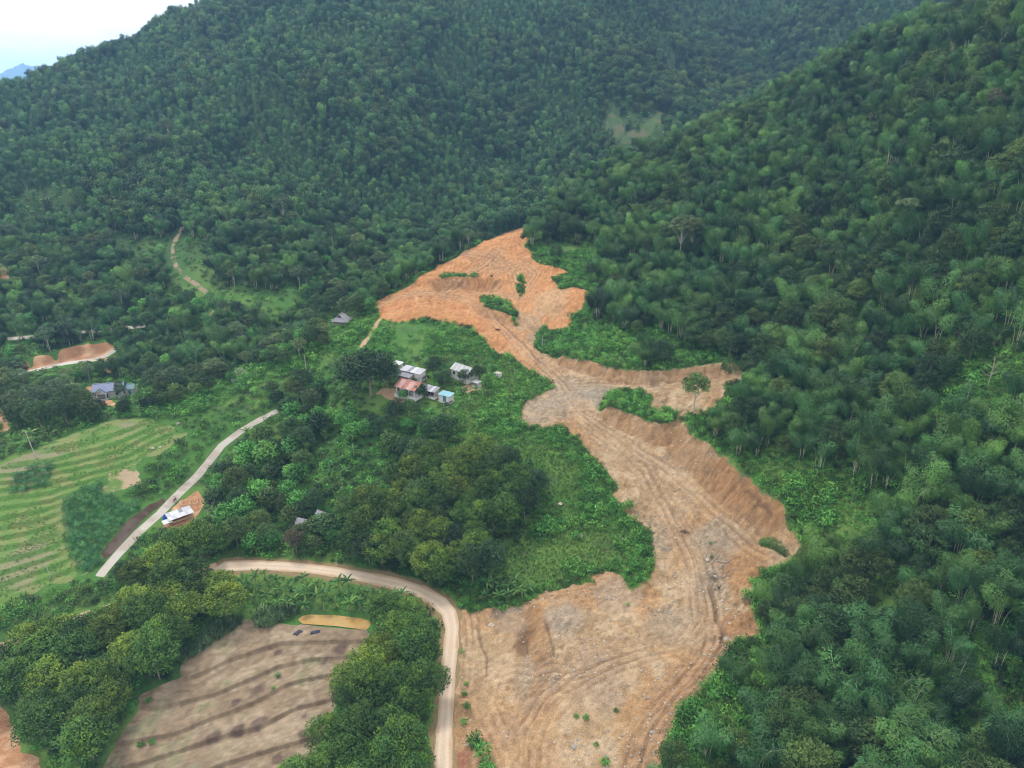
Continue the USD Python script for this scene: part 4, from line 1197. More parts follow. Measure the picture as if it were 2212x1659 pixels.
def instancer(name, classes_at, pos, sc, rot, idx, label, cat, tilt=None, stretch=None):
    pi = UsdGeom.PointInstancer.Define(stage, f"/World/{numbered(name)}")
    pi.CreatePositionsAttr(Vt.Vec3fArray.FromNumpy(np.asarray(pos, np.float32)))
    s3 = np.repeat(np.asarray(sc, np.float32)[:, None], 3, 1) if np.ndim(sc) == 1 else np.asarray(sc, np.float32)
    pi.CreateScalesAttr(Vt.Vec3fArray.FromNumpy(s3))
    pi.CreateOrientationsAttr(Vt.QuathArray([Gf.Quath(float(math.cos(a / 2)), 0, 0, float(math.sin(a / 2))) for a in rot]))
    pi.CreateProtoIndicesAttr(Vt.IntArray.FromNumpy(np.asarray(idx, np.int32)))
    targets = []
    for i, cl in enumerate(classes_at):
        ch = f"{pi.GetPath()}/{cl[0]}" + (f"_{i:03d}" if i else "")
        x = UsdGeom.Xform.Define(stage, ch)
        if cl[1] is not None:
            x.GetPrim().GetReferences().AddInternalReference(cl[1].path)
        targets.append(Sdf.Path(ch))
    pi.CreatePrototypesRel().SetTargets(targets)
    tag(pi.GetPrim(), label, cat, kind="stuff")
    return pi


STUFF = {"bamboo": ("bamboo_forest", "dense bamboo forest covering the hillsides", "forest"), "dark": ("mixed_forest", "dark broad-leaved trees mixed into the forest", "forest"), "small": ("thicket", "young trees and bushes in the valley", "thicket"), "orchard": ("grove", "grove trees beyond the nearest ones", "grove"), "pale": ("pale_forest", "pale-trunked trees scattered in the forest", "forest")}
seen_groups = {}
for kind in POOL:
    T = sorted([t for t in TREES if t[0] == kind], key=lambda t: -t[4] * SIZE[kind] / t[6])
    vis = [t for t in T if -20 < t[7] < PW + 20 and -10 < t[8] < PH + 25]
    one = vis[:300]
    ids = set(map(id, one))
    texts = singled([t[7:9] for t in one], *LOOK[kind][:2])
    for n, t in enumerate(one):
        copy(POOL[kind][(n * 7 + int(t[5] * 10)) % len(POOL[kind])], NAME[kind], t[1:4], t[5], t[4] * np.array([1, 1, 0.9 + 0.2 * ((n * 37) % 10) / 10]), texts[n][0], LOOK[kind][2], texts[n][1])
    more = [t for t in T if id(t) not in ids]
    if more:
        m = np.array([t[1:6] for t in more])
        instancer(STUFF[kind][0], [(NAME[kind], c) for c in POOL[kind]], m[:, :3], m[:, 3], m[:, 4], np.arange(len(m)) * 7 % len(POOL[kind]), STUFF[kind][1], STUFF[kind][2])
    print(kind, len(T), len(vis))

# the mountain: bamboo groves and rounded trees, seen from half a kilometre
def far_clump(path, seed, k, h, R, n, L, W, mat, tip=None, wide=1.0):
    r = np.random.default_rng(seed)
    lv = Leaves()
    for j in range(k):
        a = j * 2.4 + r.random()
        o = np.array([math.cos(a), math.sin(a), 0]) * (0.5 + 1.3 * r.random()) * wide * (j > 0)
        hh = h * (0.72 + 0.35 * r.random())
        v = 0.82 + 0.36 * r.random()
        puff(lv, o + [0, 0, hh - R], R * (0.8 + 0.4 * r.random()), n, r, L, W, np.array([v, v, v]), 1.05, 0.6, tip)
        m = n // 2
        b = ball(m, r) * [1, 1, 0]
        lv.add(o + b * R * 0.8 + UP * (hh - R) * r.random((m, 1)), b * 0.3 - UP, L * 1.4, W * 1.2, norm(b + UP * 0.3), np.tile([[v * 0.75] * 3], (m, 1)), r)
    lv.put(path, mat)


rng = np.random.default_rng(17)
q = np.vstack([scatter(-480, 480, 425, 560, 4.6, rng), scatter(-600, 620, 560, 830, 5.0, rng), scatter(-300, 620, 830, 960, 6.0, rng)])
p = np.column_stack([q, base(q[:, 0], q[:, 1])])
c, ok = seen(p + UP * 6, 0.12, 0.16)
q, p, c = q[ok], p[ok], c[ok]
ok = np.ones(len(q), bool)
for z in CLEAR:
    ok &= ~(inside(z, c) & (rng.random(len(q)) < (0.85 if z is CLEAR[-3] else 0.68)))
ok[ok] &= free(q[ok], 0.5)
q, p, c = q[ok], p[ok], c[ok]
# leave out what lies well behind a ridge
front = project(at(np.clip(c[:, 0], -300, 2500), np.clip(c[:, 1], -200, 1800)))[:, 2]
ok = c[:, 2] < front + 45
q, p, c = q[ok], p[ok], c[ok]
p[:, 2] = relief(q[:, 0], q[:, 1])
nz = fbm(np.column_stack([q / 45, 0 * q[:, 0]]), 4, 81)
u = rng.random(len(q))
mixk = smooth((c[:, 0] - 1150) / 250) * 0.45                     # more mixed trees towards the ravine
broad = u < np.where(nz > 0.55, 0.5, 0.10) + mixk
print("mountain", len(q), broad.sum())
for nm, sel, mat, tipc, lab in (("mountain_bamboo", ~broad, L_BAMBOO, None, "bamboo forest covering the mountain side"), ("mountain_trees", broad, L_TREE, (1.3, 1.2, 1.0), "rounded forest trees scattered over the mountain side")):
    k = 6
    sc = (0.5 + 0.5 * rng.random(sel.sum())) * (0.75 + 0.6 * smooth((nz[sel] - 0.35) / 0.3))
    pi = instancer(nm, [("clump", None)] * k, p[sel], np.column_stack([sc, sc, sc * (0.85 + 0.35 * rng.random(sel.sum()))]), rng.random(sel.sum()) * 6.28, rng.integers(0, k, sel.sum()), lab, "forest")
    for i in range(k):
        pth = f"{pi.GetPath()}/clump" + (f"_{i:03d}" if i else "")
        if nm == "mountain_bamboo":
            far_clump(pth + "/foliage", 500 + i, 4 + i % 3, 11.0, 1.75, 70, 1.0, 0.42, mat)
        else:
            far_clump(pth + "/foliage", 520 + i, 7 + i % 3, 9.0, 1.9, 60, 1.0, 0.5, mat, tipc, 1.5)

# ------------------------------------------------------------------ undergrowth, crops and grass
def bush(path, seed, n, R, Hh, L, W, mat, up=0.5):
    r = np.random.default_rng(seed)
    lv = Leaves()
    for j in range(5):
        a = j * 2.4
        o = np.array([math.cos(a), math.sin(a), 0]) * R * 0.55 * (j > 0)
        v = 0.8 + 0.4 * r.random()
        puff(lv, o + [0, 0, Hh * (0.35 + 0.3 * r.random())], R * 0.62, n // 5, r, L, W, np.array([v, v, v]), Hh / R * 0.75, up, (1.25, 1.15, 0.9))
    lv.put(path, mat)


def tuft(path, seed, n, R, Hh, mat, W=0.06):
    r = np.random.default_rng(seed)
    lv = Leaves()
    o = ball(n, r) * [1, 1, 0]
    lv.add(o * R * r.random((n, 1)), o * 0.6 + UP * (0.8 + 0.6 * r.random((n, 1))), Hh * (0.6 + 0.7 * r.random(n)), W, norm(o * 0.4 + UP), np.tile([[1.0, 1, 1]], (n, 1)) * (0.75 + 0.5 * r.random((n, 1))), r)
    lv.put(path, mat)


def cover(name, pos, sc, makers, label, cat, rng):
    pi = instancer(name, [("plant", None)] * len(makers), pos, sc, rng.random(len(pos)) * 6.28, rng.integers(0, len(makers), len(pos)), label, cat)
    for i, mk in enumerate(makers):
        mk(f"{pi.GetPath()}/plant" + (f"_{i:03d}" if i else "") + "/leaves")


rng = np.random.default_rng(27)
q = scatter(-150, 150, 80, 330, 1.15, rng)
p = np.column_stack([q, base(q[:, 0], q[:, 1])])
c, ok = seen(p, 0.1, 0.1)
q, c = q[ok], c[ok]
ins = inside(SCRUB, c)
for z in CLEAR[:6]:
    ins |= inside(z, c)
for n in ("isle_a", "isle_b", "isle_c"):
    ins |= A[n].sd(q[:, 0], q[:, 1]) > -0.3
lawn = inside(vp("1130,1080 1160,1010 1240,1000 1330,1060 1320,1110 1330,1260 1130,1290 1060,1260 1090,1190"), c)
nz = fbm(np.column_stack([q / 7, 0 * q[:, 0]]), 3, 91)
ins &= (nz > 0.33) & ~(lawn & ((nz < 0.60) | (rng.random(len(q)) < 0.4)))
ins[ins] &= (site_sd(q[ins][:, 0], q[ins][:, 1]) < -0.25)
for n in ("road", "track", "yard_red", "yard_white", "terraces", "cassava", "path_hut", "yard_stall", "burnt"):
    ins[ins] &= A[n].sd(q[ins][:, 0], q[ins][:, 1]) < -0.4
for b in BUILT:
    ins &= np.hypot(q[:, 0] - b[0], q[:, 1] - b[1]) > b[2] * 0.75
q = q[ins]
nz = nz[ins]
print("scrub", len(q))
sc = (0.45 + 0.75 * rng.random(len(q)) ** 1.6) * (0.7 + 0.9 * smooth((nz - 0.4) / 0.3))
cover("scrub", np.column_stack([q, relief(q[:, 0], q[:, 1])]), np.column_stack([sc, sc, sc * (0.7 + 0.6 * rng.random(len(q)))]),
      [lambda pth, i=i: bush(pth, 600 + i, 75, 0.95, 1.0 + 0.25 * (i % 3), 0.42, 0.2, L_SCRUB) for i in range(6)], "bright green scrub over the slopes around the bare earth", "scrub", rng)
q = scatter(-40, 130, 84, 400, 0.95, rng)
sd = site_sd(q[:, 0].copy(), q[:, 1].copy())
k = (sd > -3.0) & (sd < 0.15 - 0.6 * rng.random(len(q))) & (rng.random(len(q)) < 0.72)
for n in ("road", "path_hut"):
    k &= A[n].sd(q[:, 0], q[:, 1]) < -0.8
q = q[k]
sc = 0.4 + 0.8 * rng.random(len(q)) ** 1.5
print("fringe", len(q))
cover("edge_scrub", np.column_stack([q, relief(q[:, 0], q[:, 1]) - 0.1]), np.column_stack([sc, sc, sc * (0.8 + 0.8 * rng.random(len(q)))]), [lambda pth, i=i: bush(pth, 610 + i, 75, 0.95, 1.1 + 0.3 * (i % 2), 0.42, 0.19, L_SCRUB if i % 3 else L_TREE) for i in range(6)], "ragged scrub along the edge of the bare earth", "scrub", rng)
# understorey everywhere between the trees
q = np.vstack([scatter(-200, 210, 70, 200, 1.9, rng), scatter(-260, 260, 200, 330, 2.6, rng), scatter(-330, 330, 330, 440, 4.2, rng), scatter(-400, 300, 440, 720, 4.6, rng)])
q = q[(q[:, 1] < 440) | np.any([inside(z, project(np.column_stack([q, base(q[:, 0], q[:, 1])]))) for z in CLEAR[6:]], axis=0)]
p = np.column_stack([q, base(q[:, 0], q[:, 1])])
c, ok = seen(p, 0.1, 0.1)
q, c = q[ok], c[ok]
ok = ~inside(SCRUB, c)
ok[ok] &= free(q[ok], 1.3, 0.6)
q = q[ok]
c = c[ok]
bright = np.zeros(len(q), bool)
for z in CLEAR[:4]:
    bright |= inside(z, c)
print("understorey", len(q))
sc = 0.6 + 0.9 * rng.random(len(q)) ** 1.4
sc *= np.where(bright, 0.8, 1) * np.where(inside(FIELDSTRIP, c), 0.42, 1)
cover("undergrowth", np.column_stack([q, relief(q[:, 0], q[:, 1])]), sc, [lambda pth, i=i: bush(pth, 620 + i, 70, 1.15, 1.0, 0.5, 0.24, L_SCRUB if i % 2 else L_TREE) for i in range(6)], "leafy undergrowth between the trees", "undergrowth", rng)
# grass in the clearings, on the verges and the terrace edges
q = np.vstack([scatter(-30, 60, 90, 260, 0.75, rng), scatter(50, 150, 90, 260, 1.0, rng)])
p = np.column_stack([q, base(q[:, 0], q[:, 1])])
c, ok = seen(p, 0.06, 0.06)
q, c = q[ok], c[ok]
ok = inside(SCRUB, c) | inside(CLEAR[0], c) | inside(CLEAR[1], c) | inside(CLEAR[2], c) | inside(CLEAR[3], c) | inside(vp("490,1200 700,1205 900,1250 1020,1290 1000,1240 800,1205 600,1190"), c)
ok[ok] &= free(q[ok], 0.2, 0.15)
q = q[ok]
print("grass", len(q))
cover("grass", np.column_stack([q, relief(q[:, 0], q[:, 1])]), 0.6 + 0.8 * rng.random(len(q)), [lambda pth, i=i: tuft(pth, 640 + i, 30, 0.45, 0.55, L_GRASS, 0.07) for i in range(4)], "tall grass on slopes and verges", "grass", rng)
q = scatter(-200, -60, 130, 270, 0.8, rng)
ts = A["terraces"].sd(q[:, 0], q[:, 1])
q = q[ts > 0.2]
_, mk = relief(q[:, 0], q[:, 1], True)
k = ((mk["riser"] > 0.35) & (rng.random(len(q)) < 0.6)) | (fbm(np.column_stack([q / 5, 0 * q[:, 0]]), 3, 95) > 0.60)
q = q[k]
cover("terrace_grass", np.column_stack([q, relief(q[:, 0], q[:, 1])]), 0.35 + 0.4 * rng.random(len(q)), [lambda pth, i=i: tuft(pth, 650 + i, 34, 0.6, 0.4, L_GRASS, 0.10) for i in range(3)], "grass along the terrace edges", "grass", rng)
q = scatter(-190, -60, 120, 260, 1.15, rng)
k = (A["cassava"].sd(q[:, 0], q[:, 1]) > 0.2) | (A["cassava_b"].sd(q[:, 0], q[:, 1]) > 0.2)
q = q[k]
cover("cassava_crop", np.column_stack([q, relief(q[:, 0], q[:, 1])]), 0.55 + 0.7 * rng.random(len(q)), [lambda pth, i=i: bush(pth, 660 + i, 90, 0.72, 1.35, 0.42, 0.12, L_CROP, 0.2) for i in range(5)], "dark green cassava crop left of the concrete track", "crop", rng)

# banana plants
BAN = []
for poly, n, gap in (("505,1255 560,1250 640,1262 740,1275 850,1290 905,1310 880,1325 790,1322 690,1318 600,1325 560,1310 520,1300", 46, 2.3), ("1045,1275 1100,1262 1150,1272 1140,1295 1080,1308 1040,1300", 11, 1.6),
                     ("470,985 560,925 640,930 650,1010 560,1080 470,1040", 26, 2.8), ("680,950 790,960 790,1040 700,1090 660,1020", 14, 3.0), ("935,905 990,895 1000,935 950,940", 10, 1.6), ("270,895 330,880 345,905 290,915", 5, 4), ("60,950 100,945 95,985 60,990", 4, 3), ("1290,560 1340,560 1350,590 1300,595", 8, 3), ("1000,850 1040,845 1060,870 1010,885", 4, 2.5), ("480,1120 560,1130 640,1200 560,1210", 8, 3.5)):
    z = vp(poly)
    got = []
    x0, y0, x1, y1 = z.bounds
    for _ in range(4000):
        if len(got) >= n:
            break
        a = np.array([x0 + (x1 - x0) * rng.random(), y0 + (y1 - y0) * rng.random()])
        if not shapely.contains_xy(z, *a):
            continue
        g = at(*a)[0]
        if all(np.hypot(*(g[:2] - o[:2])) > gap for o in got) and free(g[None, :2], 0.4, 0.4)[0]:
            got.append(g)
    BAN.append(got)
BWHERE = ["on the bank between beige road and ploughed field", "by the road bend", "on the slope right of the concrete track", "on the grass below the house yard", "by the blue-roofed shed", "on the ridge crest", "by the leaning pole", "behind the orange hilltop", "below the white house", "above the beige road"]
for got, where in zip(BAN, BWHERE):
    got = sorted(got, key=lambda g: project(g)[0])
    n_part = 1 if len(got) <= 16 else -(-len(got) // 16)
    per = -(-len(got) // n_part)
    for i, g in enumerate(got):
        if n_part > 1:
            part = {2: ("left", "right"), 3: ("left", "middle", "right")}[n_part][i // per]
            m_, j_ = min(per, len(got) - (i // per) * per), i % per
            t = f"{ORD[j_]}{'' if j_ == 0 else ' from left'} of {COUNT[m_ - 1]} banana plants, {part} stretch of the roadside bank" if got is BAN[0] or len(got) > 40 else f"{ORD[j_]}{'' if j_ == 0 else ' from left'} of {COUNT[m_ - 1]} banana plants, {part} part of the slope beside the track"
        elif len(got) <= 16:
            t = f"{ORD[i]}{'' if i == 0 else ' from left'} of {COUNT[len(got) - 1]} banana plants {where}"
        else:
            t = f"banana plant with broad arching leaves {where}"
        copy(BANANA[(i * 3 + len(got)) % 5], "banana_plant", (g[0], g[1], float(relief(g[:1], g[1:2])[0])), rng.random() * 6.28, 0.85 + 0.4 * rng.random(), t, "banana plant", f"banana plants {where}")

# ------------------------------------------------------------------ buildings
M_WHITE = plain("whitewash", (0.50, 0.49, 0.46), 0.85, 0.22, 1.0)
M_GREYWALL = plain("grey_render", (0.42, 0.42, 0.42), 0.9, 0.15, 1.5)
M_RUST = plain("rusty_sheet", (0.36, 0.155, 0.11), 0.6, 0.40, 1.6)
M_RUST2 = plain("faded_red_sheet", (0.46, 0.28, 0.25), 0.55, 0.30, 1.6)
M_TIN = plain("grey_sheet", (0.38, 0.38, 0.41), 0.5, 0.22, 1.6)
M_TIN2 = plain("pale_sheet", (0.47, 0.475, 0.475), 0.5, 0.18, 1.6)
M_TIN3 = plain("dark_sheet", (0.20, 0.205, 0.225), 0.55, 0.25, 1.6)
M_GREENT = plain("greenish_sheet", (0.36, 0.40, 0.33), 0.55, 0.2, 1.6)
M_BLUE = plain("violet_blue_sheet", (0.19, 0.22, 0.33), 0.45, 0.10, 1.0)
M_TEAL = plain("teal_sheet", (0.10, 0.205, 0.22), 0.45, 0.12, 1.0)
M_CYAN = plain("light_blue_sheet", (0.20, 0.38, 0.43), 0.5, 0.12, 1.0)
M_DARK = plain("dark_opening", (0.025, 0.025, 0.028), 0.6, 0.2)
M_DOOR = plain("blue_door", (0.06, 0.16, 0.18), 0.6, 0.15)
M_WOOD = plain("raw_timber", (0.46, 0.31, 0.19), 0.8, 0.25, 2.5)
M_OLDWOOD = plain("weathered_wood", (0.30, 0.26, 0.22), 0.9, 0.3, 2.5)
M_THATCH = plain("grey_thatch", (0.26, 0.25, 0.27), 0.95, 0.3, 2.2, bump=0.6)
M_CONC = plain("concrete", (0.50, 0.49, 0.46), 0.9, 0.15, 2.0)
M_TARP = plain("blue_tarp", (0.035, 0.10, 0.48), 0.45, 0.2)
M_BLACKPL = plain("black_plastic", (0.05, 0.05, 0.075), 0.3, 0.4, 2.0)
M_STONE = plain("pale_stone", (0.40, 0.34, 0.27), 0.9, 0.25, 2.5)
M_STONE2 = plain("grey_stone", (0.27, 0.245, 0.215), 0.9, 0.25, 2.5)


def turn(q0, q1):
    """The heading of the ground line between two view points."""
    a, b = at(*q0)[0], at(*q1)[0]
    return math.atan2(b[1] - a[1], b[0] - a[0])


def gable(name, px, py, rot, L, W, wh, rh, label, sheets, wall, over=0.45, n=8, porch=0.0, openings=(), flatside=None, cat="house", lift=0.0):
    """A gabled building; x runs along the ridge, the side at -y is the front. openings: (side, along, sill, width, height, what)."""
    f = foot(px, py)
    t = thing(name, f + UP * lift, rot, label, cat)
    c = Child(str(t.GetPath()))
    y0 = -W / 2 + porch
    MB().box((0, 0, 0.0), (L + 0.9, W + 0.9, 1.2)).put(c("plinth"), M_CONC)
    th = 0.18
    MB().box((0, y0 + th / 2, 0.6 + wh / 2), (L, th, wh)).put(c("wall"), wall)
    MB().box((0, W / 2 - th / 2, 0.6 + wh / 2), (L, th, wh)).put(c("wall"), wall)
    g = lambda yy: 0.6 + wh + rh * (1 - abs(yy) / (W / 2))
    for s in (-1, 1):
        MB().prism([(y0 + th, 0.6), (W / 2 - th, 0.6), (W / 2 - th, g(W / 2 - th) - 0.05), (0, g(0) - 0.08), (y0 + th, g(y0 + th) - 0.05)], -th / 2, th / 2)
        b = MB().prism([(y0 + th, 0.6), (W / 2 - th, 0.6), (W / 2 - th, g(W / 2 - th) - 0.05), (0, g(0) - 0.08), (y0 + th, g(y0 + th) - 0.05)], s * (L / 2 - th) - 0.0, s * L / 2)
        V, F = b.get()
        wmesh(c("gable_wall"), np.stack([V[:, 1], V[:, 0], V[:, 2]], 1), F[:, ::-1], wall)
    sl = math.hypot(W / 2, rh)
    dy, dz = (W / 2) / sl, rh / sl
    for s in (-1, 1):
        for k in range(n):
            x0, x1 = -L / 2 - over + (L + 2 * over) * k / n, -L / 2 - over + (L + 2 * over) * (k + 1) / n
            up = 0.03 * (k % 2)
            e = np.array([s * (W / 2 + over * dy), 0.6 + wh - over * dz + 0.12 + up])
            r = np.array([s * 0.02, 0.6 + wh + rh + 0.12 + up])
            quad = [(x0, e[0], e[1]), (x1 + 0.06, e[0], e[1]), (x1 + 0.06, r[0], r[1]), (x0, r[0], r[1])]
            b = MB().slab(quad if s < 0 else quad[::-1], 0.035)
            for j in range(4):                                    # the ribs of the sheet
                xx = x0 + (x1 - x0) * (j + 0.5) / 4
                nx = np.array([0, s * dz, dy]) * 0.035
                b.tube([np.array([xx, e[0], e[1]]) + nx * 0.4, np.array([xx, r[0], r[1]]) + nx * 0.4], 0.028, 4)
            b.put(c("roof_sheet"), sheets[k % len(sheets)])
    MB().box((0, 0, 0.6 + wh + rh + 0.17), (L + 2 * over, 0.35, 0.06)).put(c("ridge_cap"), sheets[0])
    if porch:
        for x in (-L / 2 + 0.2, -L / 6, L / 6, L / 2 - 0.2):
            MB().box((x, -W / 2 + 0.2, 0.6 + wh / 2 + 0.05), (0.26, 0.26, wh + 0.1)).put(c("porch_post"), wall)
        MB().box((0, -W / 2 + 0.2, 0.6 + wh + 0.02), (L, 0.2, 0.16)).put(c("porch_beam"), wall)
    for side, a, sill, w, h, what in openings:
        z = 0.6 + sill + h / 2
        if side == "front":
            o, fr = (a, y0 - 0.0, z), 0
        else:
            o, fr = ((L / 2 if side == "right" else -L / 2), a, z), 1
        sz = (w, 0.10, h) if not fr else (0.10, w, h)
        p = MB().box(o, sz).put(c("door" if what == "door" else "window"), M_DOOR if what == "door" else M_DARK)
        cc = Child(str(p.GetPath()))
        for dx, dzz, sw, sh in ((-w / 2 - 0.05, 0, 0.1, h + 0.2), (w / 2 + 0.05, 0, 0.1, h + 0.2), (0, h / 2 + 0.05, w, 0.1)) + (((0, -h / 2 - 0.05, w, 0.1),) if what != "door" else ()):
            ctr = np.array(o) + (np.array([dx, 0, dzz]) if not fr else np.array([0, dx, dzz]))
            MB().box(ctr, (sw, 0.16, sh) if not fr else (0.16, sw, sh)).put(cc("frame"), M_CONC)
    return t, c


def shed(name, px, py, rot, L, W, h0, h1, label, roof, wall, n=4, opening=True, over=0.3, cat="shed"):
    """A lean-to with a single slope from h1 (back, +y) down to h0 (front)."""
    f = foot(px, py)
    t = thing(name, f, rot, label, cat)
    c = Child(str(t.GetPath()))
    MB().box((0, 0, 0.0), (L + 0.4, W + 0.4, 0.8)).put(c("plinth"), M_CONC)
    MB().box((0, W / 2 - 0.07, 0.4 + h1 / 2), (L, 0.14, h1)).put(c("wall"), wall)
    for s in (-1, 1):
        V, F = MB().prism([(-W / 2, 0.4), (W / 2 - 0.14, 0.4), (W / 2 - 0.14, 0.4 + h1 - 0.06), (-W / 2, 0.4 + h0 - 0.02)], s * (L / 2 - 0.14), s * L / 2).get()
        wmesh(c("end_wall"), np.stack([V[:, 1], V[:, 0], V[:, 2]], 1), F[:, ::-1], wall)
    if opening:
        MB().box((-L * 0.28, -W / 2 + 0.07, 0.4 + h0 / 2), (L * 0.36, 0.12, h0)).put(c("wall"), wall)
        MB().box((L * 0.33, -W / 2 + 0.07, 0.4 + h0 / 2), (L * 0.26, 0.12, h0)).put(c("wall"), wall)
        MB().box((L * 0.05, -W / 2 + 0.16, 0.4 + h0 * 0.45), (L * 0.29, 0.08, h0 * 0.9)).put(c("door"), M_DOOR)
    else:
        for x in np.linspace(-L / 2 + 0.1, L / 2 - 0.1, 4):
            MB().box((x, -W / 2 + 0.1, 0.4 + h0 / 2), (0.14, 0.14, h0)).put(c("post"), M_OLDWOOD)
    for k in range(n):
        x0, x1 = -L / 2 - over + (L + 2 * over) * k / n, -L / 2 - over + (L + 2 * over) * (k + 1) / n
        u = 0.03 * (k % 2) + 0.45
        MB().slab([(x0, -W / 2 - over, h0 + u - over * (h1 - h0) / W), (x1 + .05, -W / 2 - over, h0 + u - over * (h1 - h0) / W), (x1 + .05, W / 2 + over, h1 + u + over * (h1 - h0) / W), (x0, W / 2 + over, h1 + u + over * (h1 - h0) / W)], 0.04).put(c("roof_sheet"), roof[k % len(roof)])
    return t


R1 = turn((848, 846), (885, 859))
gable("house", 889, 850, R1, 7.8, 6.6, 2.6, 1.5, "white house with rusty red striped roof and open porch", [M_RUST, M_RUST2, M_RUST2, M_RUST], M_WHITE, 0.5, 9, 1.9,
      (("front", -1.0, 0, 1.1, 2.0, "door"), ("front", 2.2, 0.8, 1.2, 1.1, "window"), ("right", 0.6, 0.9, 1.0, 1.0, "window"), ("right", -0.9, 0, 0.9, 1.9, "door")))
R2 = turn((980, 800), (1012, 818))
gable("house", 1002, 818, R2, 7.6, 4.6, 2.7, 1.3, "white house with pale striped green-grey roof above the shrubs", [M_TIN2, M_GREENT, M_TIN2, M_TIN], M_WHITE, 0.4, 9, 0.0,
      (("front", -2.4, 0.9, 1.0, 1.1, "window"), ("front", 0.2, 0, 1.0, 2.0, "door"), ("front", 2.4, 0.9, 1.0, 1.1, "window"), ("right", 0, 0.9, 1.0, 1.0, "window")))
shed("shed", 893, 815, R1, 8.4, 3.2, 2.1, 2.7, "long low grey-roofed shed behind the rust-roofed house", [M_TIN, M_TIN, M_TIN3, M_TIN2], M_WHITE, 6)
shed("shed", 877, 823, R1, 4.8, 2.6, 1.9, 2.4, "dark sheet-roofed shed against the back of the rust-roofed house", [M_TIN3], M_OLDWOOD, 4, False)
shed("shed", 858, 800, R1, 3.4, 2.6, 2.2, 2.5, "small white block with pale roof under the big dark tree", [M_TIN2], M_WHITE, 3, True)
shed("shed", 932, 856, R1, 4.6, 2.8, 1.9, 2.5, "plank-walled shed with grey roof right of the rust-roofed house", [M_TIN, M_TIN3], M_OLDWOOD, 4, False)
shed("shed", 964, 866, R1, 4.4, 2.6, 2.2, 2.5, "white shed with light blue roof among banana plants", [M_CYAN], M_WHITE, 3)
shed("shed", 1030, 836, R2, 2.2, 1.6, 1.5, 1.7, "tiny white outbuilding below the white house", [M_TIN2], M_WHITE, 2, False)

t, c = gable("house", 240, 856, 0.23, 10.4, 6.4, 2.9, 1.9, "grey house with violet-blue roof in the left valley", [M_BLUE], M_GREYWALL, 0.5, 12, 0.0,
             (("front", -3.9, 0.8, 1.1, 1.3, "window"), ("front", -0.4, 0.0, 1.1, 2.1, "door"), ("front", 3.4, 0.8, 1.1, 1.3, "window")), lift=0.3)
for k, (x, w, y, h) in enumerate(((-2.1, 4.6, -4.6, 1.75), (-1.7, 3.6, -5.5, 1.35))):   # the two stepped porch gables
    z0 = 3.3 + (0.15 if k == 0 else -0.15)
    for s in (-1, 1):
        q = [(x + s * (w / 2 + 0.3), y, z0 - 0.25), (x + s * (w / 2 + 0.3), -1.2 + 0.6 * k, z0 - 0.25), (x, -1.2 + 0.6 * k, z0 + h), (x, y, z0 + h)]
        MB().slab(q if s > 0 else q[::-1], 0.05).put(c("porch_roof"), M_BLUE)
    MB().prism([(x - w / 2, z0 - 0.1), (x + w / 2, z0 - 0.1), (x, z0 + h - 0.12)], y + 0.25, y + 0.4).put(c("porch_gable"), M_WHITE)
for x in (-3.3, -0.1):
    MB().box((x, -5.2, 1.85), (0.35, 0.35, 2.7)).put(c("porch_column"), M_WHITE)
MB().box((-1.7, -4.4, 0.35), (4.2, 2.4, 0.5)).put(c("porch_floor"), M_CONC)
MB().box((-1.7, -5.2, 3.1), (3.7, 0.3, 0.25)).put(c("porch_beam"), M_WHITE)
gable("house", 279, 851, 0.23, 5.0, 4.6, 2.5, 1.2, "low annex with teal roof beside the blue-roofed house", [M_TEAL], M_GREYWALL, 0.3, 6, 0.0, (("front", -1.1, 0.8, 0.9, 1.0, "window"), ("front", 1.0, 0, 1.0, 2.0, "door")), cat="annex")

# thatched hut on stilts
f = foot(739, 702)
t = thing("thatched_hut", f, -0.25, "grey thatched hut on posts at the forest edge", "hut")
c = Child(str(t.GetPath()))
for x in (-2.4, -0.8, 0.8, 2.4):
    for y in (-1.9, 1.9):
        MB().tube([[x, y, -0.6], [x, y, 2.5]], 0.12, 6).put(c("post"), M_OLDWOOD)
MB().box((0, 0, 0.55), (5.2, 4.2, 0.14)).put(c("floor"), M_OLDWOOD)
for k in range(9):
    MB().box((-2.3 + 0.56 * k, -1.72, 1.5), (0.5, 0.06, 1.75 if k not in (5, 6) else 0.8)).put(c("plank"), M_OLDWOOD)
for x in (-2.55, 2.55):
    MB().box((x, 0, 1.5), (0.08, 3.6, 1.8)).put(c("side_wall"), M_OLDWOOD)
MB().box((0, 1.75, 1.5), (5.0, 0.08, 1.8)).put(c("back_wall"), M_OLDWOOD)
e, rz, ez = 3.5, 4.9, 2.25
apx = [(0, -1.3, rz), (0, 1.3, rz)]
for s in (-1, 1):                                               # main slopes, then the skirt below each gable
    q = [(s * e, -2.9, ez), (s * e, 2.9, ez), (0, 1.5, rz), (0, -1.5, rz)]
    MB().slab(q if s > 0 else q[::-1], 0.22).put(c("thatch_slope"), M_THATCH)
    y = s * -1
    q = [(-e + 0.3, y * 3.0, ez - 0.02), (e - 0.3, y * 3.0, ez - 0.02), (1.25, y * 1.85, rz - 1.15), (-1.25, y * 1.85, rz - 1.15)]
    MB().slab(q if y < 0 else q[::-1], 0.2).put(c("thatch_skirt"), M_THATCH)
MB().tube([[0, -1.8, rz + 0.08], [0, 1.8, rz + 0.08]], 0.14, 6).put(c("ridge_pole"), M_OLDWOOD)
for s in (-1, 1):
    MB().tube([[s * 0.5, -1.75, rz + 0.4], [-s * 0.5, -1.75, rz - 0.5]], 0.06, 5).put(c("crossed_finial"), M_OLDWOOD)

